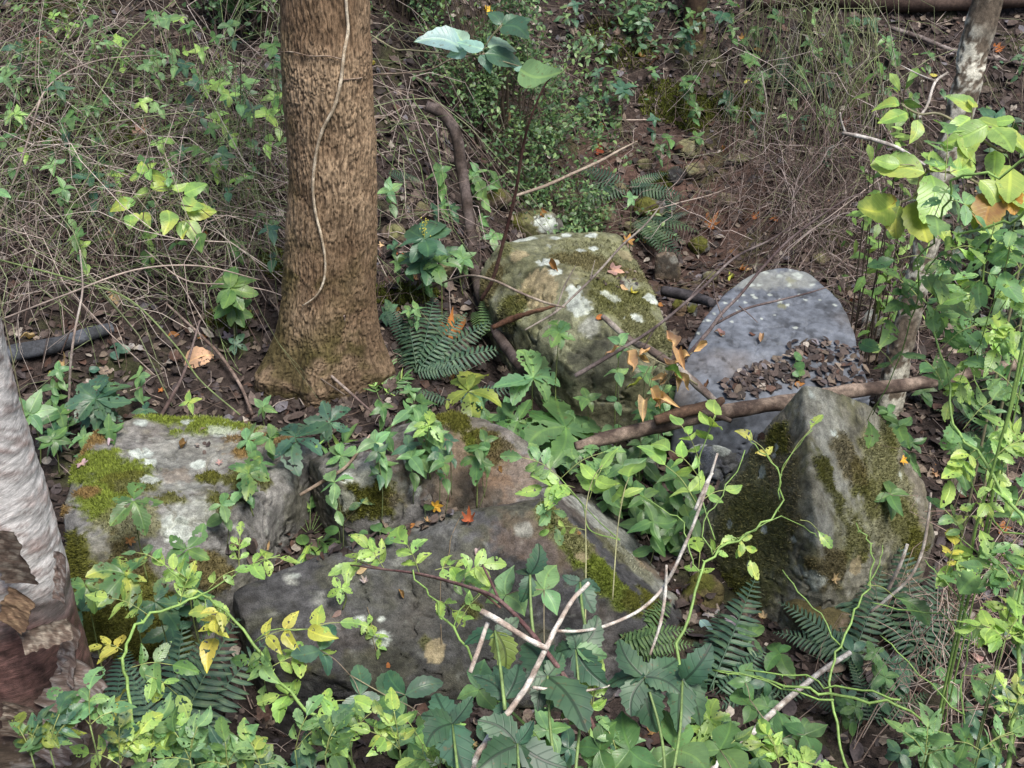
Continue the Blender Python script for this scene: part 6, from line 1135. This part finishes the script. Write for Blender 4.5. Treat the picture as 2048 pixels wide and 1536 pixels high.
bigleaves("branch of large yellow-veined leaves with dried brown edges at the right", [(2080, 420, 3.4), (1990, 385, 3.4), (1920, 350, 3.4), (1850, 345, 3.42), (1830, 390, 3.42), (1800, 405, 3.42)], [.005, .004, .003],
          [(1850, 345, 165, 105, 3.4), (1860, 340, 30, 60, 3.4), (1862, 350, 255, 88, 3.4), (1835, 400, -90, 84, 3.4, 'olive', .8), (1800, 412, 255, 62, 3.4, 'olive', .9), (1790, 405, 190, 88, 3.42, 'olive', .9), (1795, 402, 165, 72, 3.42, 'brown', .6), (1860, 395, 20, 56, 3.42, 'brown', .4), (1880, 340, 75, 58, 3.4), (1800, 330, 160, 50, 3.42), (1900, 345, 20, 64, 3.38), (1960, 360, -60, 62, 3.38), (1990, 385, -120, 80, 3.38, 'brown', .3), (2000, 370, -70, 60, 3.38, 'amber', .2), (2010, 385, -20, 70, 3.36), (1975, 400, -100, 64, 3.38), (1930, 395, -70, 60, 3.38, 'lime', .5), (2040, 400, -80, 66, 3.36), (1870, 440, -60, 50, 3.38, 'lime', .4)])
bigleaves("pair of mottled yellow-green leaf sprays left of the furrowed trunk", [(395, 470, 5.1), (370, 440, 5.15), (330, 425, 5.2), (300, 385, 5.25), (288, 345, 5.3)], [.003, .0025, .002],
          [(290, 350, 110, 34, 5.3), (285, 352, 165, 40, 5.3), (296, 352, 10, 36, 5.3), (300, 375, 20, 46, 5.28), (298, 378, 195, 38, 5.28), (262, 408, 200, 42, 5.25), (268, 412, 140, 36, 5.25), (262, 428, -80, 34, 5.25), (280, 430, 200, 30, 5.25, 'lime', .9), (283, 425, -60, 38, 5.24), (335, 420, -85, 42, 5.2), (335, 372, 100, 26, 5.28, 'lime', 1.), (345, 380, 30, 34, 5.26), (368, 388, 25, 50, 5.24), (366, 395, -25, 52, 5.24), (372, 425, 5, 58, 5.2, 'lime', 1.), (372, 440, -60, 54, 5.18), (376, 440, -100, 42, 5.18, 'lime', 1.), (395, 468, -70, 42, 5.1, 'green', .1)], kind='ovate', name="sapling", cat="sapling", wide=1.25)
bigleaves("twig with large pale blue-green leaves right of the furrowed trunk near the top", [(742, 70, 4.6), (790, 98, 4.5), (818, 100, 4.45), (900, 108, 4.3), (960, 112, 4.2), (1030, 130, 4.15), (1050, 140, 4.12)], [.003, .003, .002],
          [(925, 98, 165, 82, 4.25), (932, 90, 125, 52, 4.25), (935, 95, 200, 46, 4.24), (968, 100, 150, 56, 4.2), (975, 95, 20, 72, 4.2), (970, 108, -10, 80, 4.18, 'blue', .0), (960, 110, -60, 40, 4.18, 'blue', 0.), (1045, 138, 160, 20, 4.12), (1040, 138, -12, 84, 4.12, 'pale', .0), (1005, 48, 25, 62, 4.2, 'blue', 0.), (1004, 52, -30, 48, 4.2, 'blue', 0.), (1002, 50, 130, 44, 4.2, 'blue', .0)], pal='ice', yel=.0, kind='ovate', wide=1.35)
bigleaves("bare red stem carrying dry curled orange-brown leaves above the grey-white rock", [(1395, 770, 4.2), (1350, 740, 4.2), (1310, 720, 4.22), (1270, 700, 4.25), (1235, 690, 4.28)], [.004, .003, .002],
          [(1240, 695, 200, 34, 4.25), (1250, 705, -60, 40, 4.25), (1278, 712, 40, 32, 4.22), (1300, 725, 150, 30, 4.22), (1345, 700, 100, 44, 4.2), (1358, 700, -80, 36, 4.2), (1385, 705, 30, 42, 4.2), (1380, 712, 200, 34, 4.2), (1345, 740, 120, 30, 4.2), (1350, 745, -50, 46, 4.2), (1360, 745, -100, 36, 4.2), (1330, 760, 170, 28, 4.2), (1300, 780, -60, 36, 4.2), (1305, 790, -20, 44, 4.2, 'tan'), (1290, 800, -100, 40, 4.2, 'tan'), (1310, 812, 10, 36, 4.2, 'tan'), (1318, 770, 60, 34, 4.2), (1285, 760, 200, 34, 4.2, 'olive', .5), (1330, 735, -30, 40, 4.2, 'lime', .3)], pal='tan', kind='drycurl', mat='dry', yel=.1)
bigleaves("single bluish leaf poking in at the left edge of the frame", [(-40, 390, 3.4), (-20, 388, 3.4), (-5, 385, 3.4)], .002, [(-10, 380, -25, 36, 3.4)], pal='pale', kind='ovate', yel=0.)
# dark toothed leaf clusters, bottom centre
def darkspray(label, u, v, y, lv, cane):
    pts = grounded(cane); root = thing("dark_leaved_shoot", label, "leafy shoot", pts[0]); stem(root, pts, [.0045, .003], (.12, .18, .06)); B = P(u, v, y)
    for (a, L_, *r) in lv: put(root, 'lobed', B+np.array([0, 0, random.uniform(-.006, .006)]), a, L_*.93, r[0] if r else 'deep', .03, 'dark', rnormal(.28, (0, -.45, .87)), wide=1.1)
darkspray("dark veined toothed leaf cluster in the middle of the bottom foreground", 1095, 1352, 2.3, [(130, 96), (-30, 96), (-110, 60), (60, 60), (200, 58)], [(1110, 1560, 2.1), (1100, 1450, 2.2), (1095, 1352, 2.3)])
darkspray("dark veined toothed leaf cluster above the bottom foreground's middle", 1152, 1300, 2.36, [(115, 54), (55, 86), (-50, 88), (200, 60), (-10, 70, 'green')], [(1150, 1560, 2.1), (1160, 1430, 2.24), (1152, 1300, 2.36)])
darkspray("largest dark veined leaf cluster right of the bottom middle", 1290, 1355, 2.3, [(120, 96), (35, 86), (190, 90), (-75, 104), (-115, 80), (-15, 70)], [(1330, 1560, 2.1), (1320, 1460, 2.2), (1290, 1355, 2.3)])
darkspray("upright pair of dark veined leaves at the right of the largest cluster", 1365, 1362, 2.34, [(62, 96), (-15, 70), (-95, 80), (-60, 90), (130, 50)], [(1345, 1560, 2.1), (1360, 1460, 2.22), (1365, 1362, 2.34)])
darkspray("dark drooping leaf with a yellowed tip beside the forked cut branch", 990, 1262, 2.4, [(-75, 88, 'olive'), (200, 70), (30, 60)], [(1010, 1420, 2.2), (1000, 1330, 2.3), (990, 1262, 2.4)])
darkspray("dark veined leaves under the forked cut branch's left arm", 1010, 1400, 2.24, [(150, 80), (70, 80), (110, 70), (-120, 50)], [(1030, 1560, 2.1), (1020, 1480, 2.16), (1010, 1400, 2.24)])
darkspray("broad dark leaves at the bottom edge left of the centre", 1035, 1488, 2.1, [(150, 100), (-20, 110), (-70, 90), (200, 80), (60, 60), (-120, 90)], [(1040, 1600, 2.0), (1035, 1488, 2.1)])
darkspray("dark toothed leaves near the bottom edge right of the front slab's base", 905, 1450, 2.2, [(115, 80), (60, 70), (165, 70), (-60, 80), (210, 60)], [(920, 1600, 2.0), (905, 1450, 2.2)])
darkspray("pair of dark leaves standing against the front slab above the forked cut branch", 1060, 1150, 2.55, [(75, 70), (-110, 56), (130, 40)], [(1070, 1300, 2.4), (1062, 1220, 2.48), (1060, 1150, 2.55)])
darkspray("dark leaves behind the upper end of the forked cut branch", 1160, 1165, 2.6, [(160, 40), (-10, 50), (-55, 60)], [(1180, 1300, 2.4), (1165, 1220, 2.5), (1160, 1165, 2.6)])
# three-leaved vines
def trifol(label, spots, cane, pal='pale', L_=52, group=None, kind='rhomb'):
    pts = grounded(cane); root = thing("three_leaved_vine", label, "vine", pts[0], group); stem(root, pts, .0018, (.16, .14, .09), sides=5)
    for (u, v, y, rot, s_) in spots:
        B = P(u, v, y); i = min(range(len(pts)), key=lambda k: np.linalg.norm(pts[k]-B))
        if np.linalg.norm(pts[i]-B) > .02: stem(root, [pts[i], (pts[i]+B)/2+np.array([0, 0, .012]), B], .0012, (.18, .14, .1), 'stalk', 4, 3)
        n = rnormal(.2)
        for a in (0, 118, -118): put(root, kind, B, rot+a, L_*s_*(1.15 if a == 0 else .95), pal, .04, 'leaf', nrmz(n+np.array([random.gauss(0, .12) for _ in range(3)])))
trifol("three-leaved vine climbing the forked cut branch with pale angular leaflets", [(1012, 1190, 2.6, 75, 1.0), (1088, 1180, 2.6, 60, 1.05), (958, 1380, 2.4, 80, 1.)], [(1090, 1330, 2.4), (1088, 1260, 2.5), (1088, 1180, 2.6)])
trifol("three-leaved vine with rounded bluish leaflets at the base of the front slab", [(810, 1390, 2.7, 20, 1.2), (770, 1395, 2.7, 200, 1.0), (640, 1300, 2.8, 60, .9), (720, 1390, 2.7, 100, .9)], [(880, 1480, 2.5), (830, 1420, 2.62), (770, 1390, 2.7), (700, 1350, 2.75)], 'blue', 56, kind='oval')
trifol("three-leaved vine low between the barkless stick and the bottom edge", [(1560, 1480, 2.7, 80, .9), (1610, 1470, 2.7, 30, .9), (1500, 1410, 2.8, 120, .7), (1490, 1365, 2.85, 60, .7)], [(1620, 1560, 2.5), (1590, 1500, 2.6), (1560, 1480, 2.7), (1500, 1400, 2.8)], 'green')
trifol("three-leaved vine at the bottom edge right of the dark leaf clusters", [(1350, 1500, 2.2, 90, 1.2), (1440, 1500, 2.3, 60, 1.), (1260, 1500, 2.2, 100, 1.1), (1200, 1500, 2.2, 60, 1.)], [(1480, 1580, 2.2), (1400, 1540, 2.2), (1300, 1530, 2.2), (1200, 1530, 2.2)], 'green', 58)
# ------------------------------------------------------------------ leafy growth along the bottom and at the edges
def bottom(label, u, v, y, spec, name="leafy_shoot"):
    root_p = P(u, v, y); f = foot(root_p); root = thing(name, label, "leafy shoot", f); stem(root, [f, (f+root_p)/2+np.array([0, .01, 0]), root_p], [.003, .0018], (.16, .22, .08))
    for (du, dv, prs, L_, pal, yel) in spec: pinnate(root, root_p, P(u+du, v+dv, y+.02), L_, prs, pal, yel, 'ovate' if random.random() < .5 else 'serrate', 'chew')
lib = [("lime-green shoot with paired oval leaflets", 'lime', .2), ("fresh green leafy shoot with pointed leaves", 'green', .1), ("yellowing leafy shoot with speckled leaflets", 'lime', .5), ("pale green leafy shoot with broad leaflets", 'pale', .1), ("olive leafy shoot with small leaflets", 'olive', .4)]
spots = [(300, 1500, 2.3, 0, "at the bottom left between the ferns"), (380, 1520, 2.25, 3, "right of the lower left fern"), (455, 1530, 2.25, 1, "below the long green rose cane"), (520, 1530, 2.25, 2, "at the bottom edge under the long rose cane"), (590, 1500, 2.4, 3, "in the bottom left green mass"), (650, 1510, 2.3, 0, "at the bottom where the long cane leaves the frame"), (800, 1500, 2.3, 2, "at the bottom edge under the bluish three-leaved vine"), (845, 1490, 2.4, 1, "in front of the slab's base"), (700, 1480, 2.4, 0, "just right of the long cane near the slab"),
         (100, 1500, 2.1, 1, "in front of the peeling trunk's foot"), (180, 1450, 2.15, 3, "right of the peeling trunk's foot"), (60, 1500, 2.1, 4, "at the bottom left corner"), (240, 1530, 2.2, 2, "at the bottom edge near the peeling trunk"), (1180, 1440, 2.3, 0, "between the dark leaf clusters"), (1440, 1520, 2.3, 4, "at the bottom right of the dark clusters"), (1560, 1530, 2.4, 0, "by the foot of the barkless stick"), (1850, 1510, 2.4, 3, "in the lower right vine tangle"),
         (1960, 1500, 2.3, 1, "at the bottom right corner"), (2020, 1440, 2.4, 2, "by the thick cane at the right edge"), (2010, 1280, 2.5, 0, "beside the thick rose cane"), (2030, 1180, 2.6, 3, "above the vine tangle at the right edge"), (880, 1530, 2.2, 0, "bottom edge left of the broad dark leaves"), (1240, 1530, 2.2, 3, "bottom edge under the largest dark cluster")]
for (u, v, y, li, where) in spots:
    nm, pal, yel = lib[li]; spec = []
    for k in range(random.choice([3, 4, 5])):
        a = math.radians(90+random.uniform(-95, 95)); r = random.uniform(45, 80); spec.append((r*math.cos(a), -r*math.sin(a), random.choice([2, 2, 3]), random.uniform(32, 50), pal if random.random() < .6 else random.choice(['green', 'pale', 'blue']), yel))
    bottom(nm+" "+where, u, v, y, spec)
# nettle-like plants in the gap right of the grey-brown boulder and elsewhere
def nettle(label, u, v, h, L_, pal, group, tiers=3, kind='ovate'):
    B = lift(u, v, h); f = foot(B); root = thing("broadleaf_seedling", label, "seedling", f, group); stem(root, [f, (f+B)/2+np.array([random.gauss(0, .01), 0, 0]), B], .0016, (.14, .17, .07), sides=4)
    for t in range(tiers):
        Bt = f+(B-f)*(1-.3*t); n = rnormal(.2)
        for k in range(2 if t else 4): put(root, kind, Bt, random.uniform(0, 40)+90*t+(180 if t else 90)*k, L_*random.uniform(.8, 1.1)*(1-.1*t*0), pal, .06, 'leaf', nrmz(n+np.array([random.gauss(0, .2) for _ in range(3)])))
def many(label, group, region, n, h, L_, pals, rej=.3, kind='ovate', tiers=3):
    c = 0; tries = 0
    while c < n and tries < n*8:
        tries += 1; u, v = random.uniform(region[0], region[2]), random.uniform(region[1], region[3]); q, nr = hit(u, v)
        if nr[2] < rej or q[2] > gz(q[0], q[1])[0]+.65: continue
        L1 = random.uniform(*L_); pl = random.choice(pals); h1 = random.uniform(*h)
        lab = whereis(u, v, "%s %s%sseedling" % (dict(green="green", shade="shaded", pale="pale green", blue="blue-green", lime="yellow-green")[pl], "tall " if h1 > h[0]+.6*(h[1]-h[0]) else "", "large-leaved " if L1 > L_[0]+.66*(L_[1]-L_[0]) else "small-leaved " if L1 < L_[0]+.33*(L_[1]-L_[0]) else ""))
        nettle(lab, u, v, h1, L1, pl, group, tiers, kind); c += 1
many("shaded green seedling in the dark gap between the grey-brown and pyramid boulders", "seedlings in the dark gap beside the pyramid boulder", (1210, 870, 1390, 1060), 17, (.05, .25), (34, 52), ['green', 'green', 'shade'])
many("slender green seedling under the curled orange-brown leaves", "seedlings under the dry leaves", (1190, 740, 1340, 850), 9, (.05, .2), (28, 38), ['green', 'pale'])
many("small seedling on the litter near the left edge behind the mossy boulder", "seedlings behind the mossy boulder", (20, 740, 300, 880), 8, (.04, .12), (24, 40), ['green', 'pale', 'blue'])
many("small green seedling growing under the brambles on the left bank", "seedlings under the brambles", (0, 20, 560, 520), 60, (.03, .3), (16, 32), ['pale', 'green', 'blue', 'lime'], tiers=2)
many("tiny seedling on the far bank between litter and moss", "seedlings on the far bank", (1150, 0, 1550, 300), 34, (.03, .12), (14, 24), ['green', 'blue', 'green', 'shade'], tiers=2)
many("small seedling on the leaf-strewn slope at the top right", "seedlings on the slope at the top right", (1550, 10, 1900, 300), 28, (.03, .12), (14, 24), ['green', 'blue', 'shade', 'pale'], tiers=2)
many("small green seedling at the foot of the shrub right of the furrowed trunk", "seedlings right of the furrowed trunk", (750, 330, 1000, 640), 20, (.03, .15), (18, 32), ['green', 'blue', 'pale'], tiers=2)
many("small leafy seedling close to the front of the furrowed trunk's fern", "seedlings around the fern by the trunk", (740, 780, 1130, 930), 32, (.03, .14), (22, 36), ['green', 'pale', 'blue'], tiers=2)
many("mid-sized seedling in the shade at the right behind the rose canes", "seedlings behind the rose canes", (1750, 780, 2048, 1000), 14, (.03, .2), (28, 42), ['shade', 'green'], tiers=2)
many("round-leaved seedling on the mossy ground between ferns at the lower right", "seedlings among the lower right ferns", (1400, 1250, 2048, 1530), 34, (.03, .16), (24, 42), ['green', 'pale', 'blue'], tiers=2, kind='oval')
many("bright leafy seedling in the dense growth along the bottom edge", "seedlings along the bottom edge", (260, 1460, 1250, 1536), 30, (.03, .12), (34, 54), ['green', 'pale', 'lime', 'blue'], tiers=2)
many("leafy seedling low at the left around the mossy boulder's front", "seedlings in front of the mossy boulder", (120, 1130, 440, 1300), 4, (.04, .15), (36, 56), ['green', 'blue'], tiers=1, kind='serrate')
many("leafy seedling in the gap between the two left boulders", "seedlings between the two left boulders", (440, 860, 690, 1030), 8, (.03, .10), (26, 40), ['green', 'pale', 'pale'], rej=.1, tiers=2, kind='serrate')
many("sprig", "pale sprigs over the brambles", (0, 20, 560, 330), 24, (.15, .5), (14, 24), ['pale', 'green', 'green', 'lime'], tiers=3, kind='oval')
# heart-shaped violet leaves
def violets(label, spots, pal='green'):
    q0 = hit(*spots[0][:2])[0]; root = thing("violet_plant", label, "plant", q0)
    for (u, v, L_) in spots:
        B = lift(u, v, .025); f = foot(B); stem(root, [f, (f+B)/2, B], .0009, (.14, .2, .08), 'stalk', 4, 2); put(root, 'round', B, random.uniform(-60, 240), L_, pal, .02, n=rnormal(.15))
violets("round violet leaves in the litter pocket above the front slab", [(735, 1062, 24), (760, 1062, 26), (782, 1065, 26), (790, 1080, 24), (720, 1075, 22), (800, 1062, 20), (750, 1085, 20), (850, 1020, 22)])
violets("two heart-shaped violet leaves on the leaf litter of the blue-grey slab", [(1592, 720, 20), (1608, 738, 22), (1585, 745, 14), (1600, 752, 16)])
violets("round violet leaf on the moss between the mossy boulder and the grass plant", [(446, 1035, 32), (678, 1062, 30), (610, 1090, 24)])
violets("blue-green round leaves in the litter behind the mossy boulder", [(232, 700, 26), (222, 705, 20), (240, 690, 20), (178, 740, 20)], 'blue')
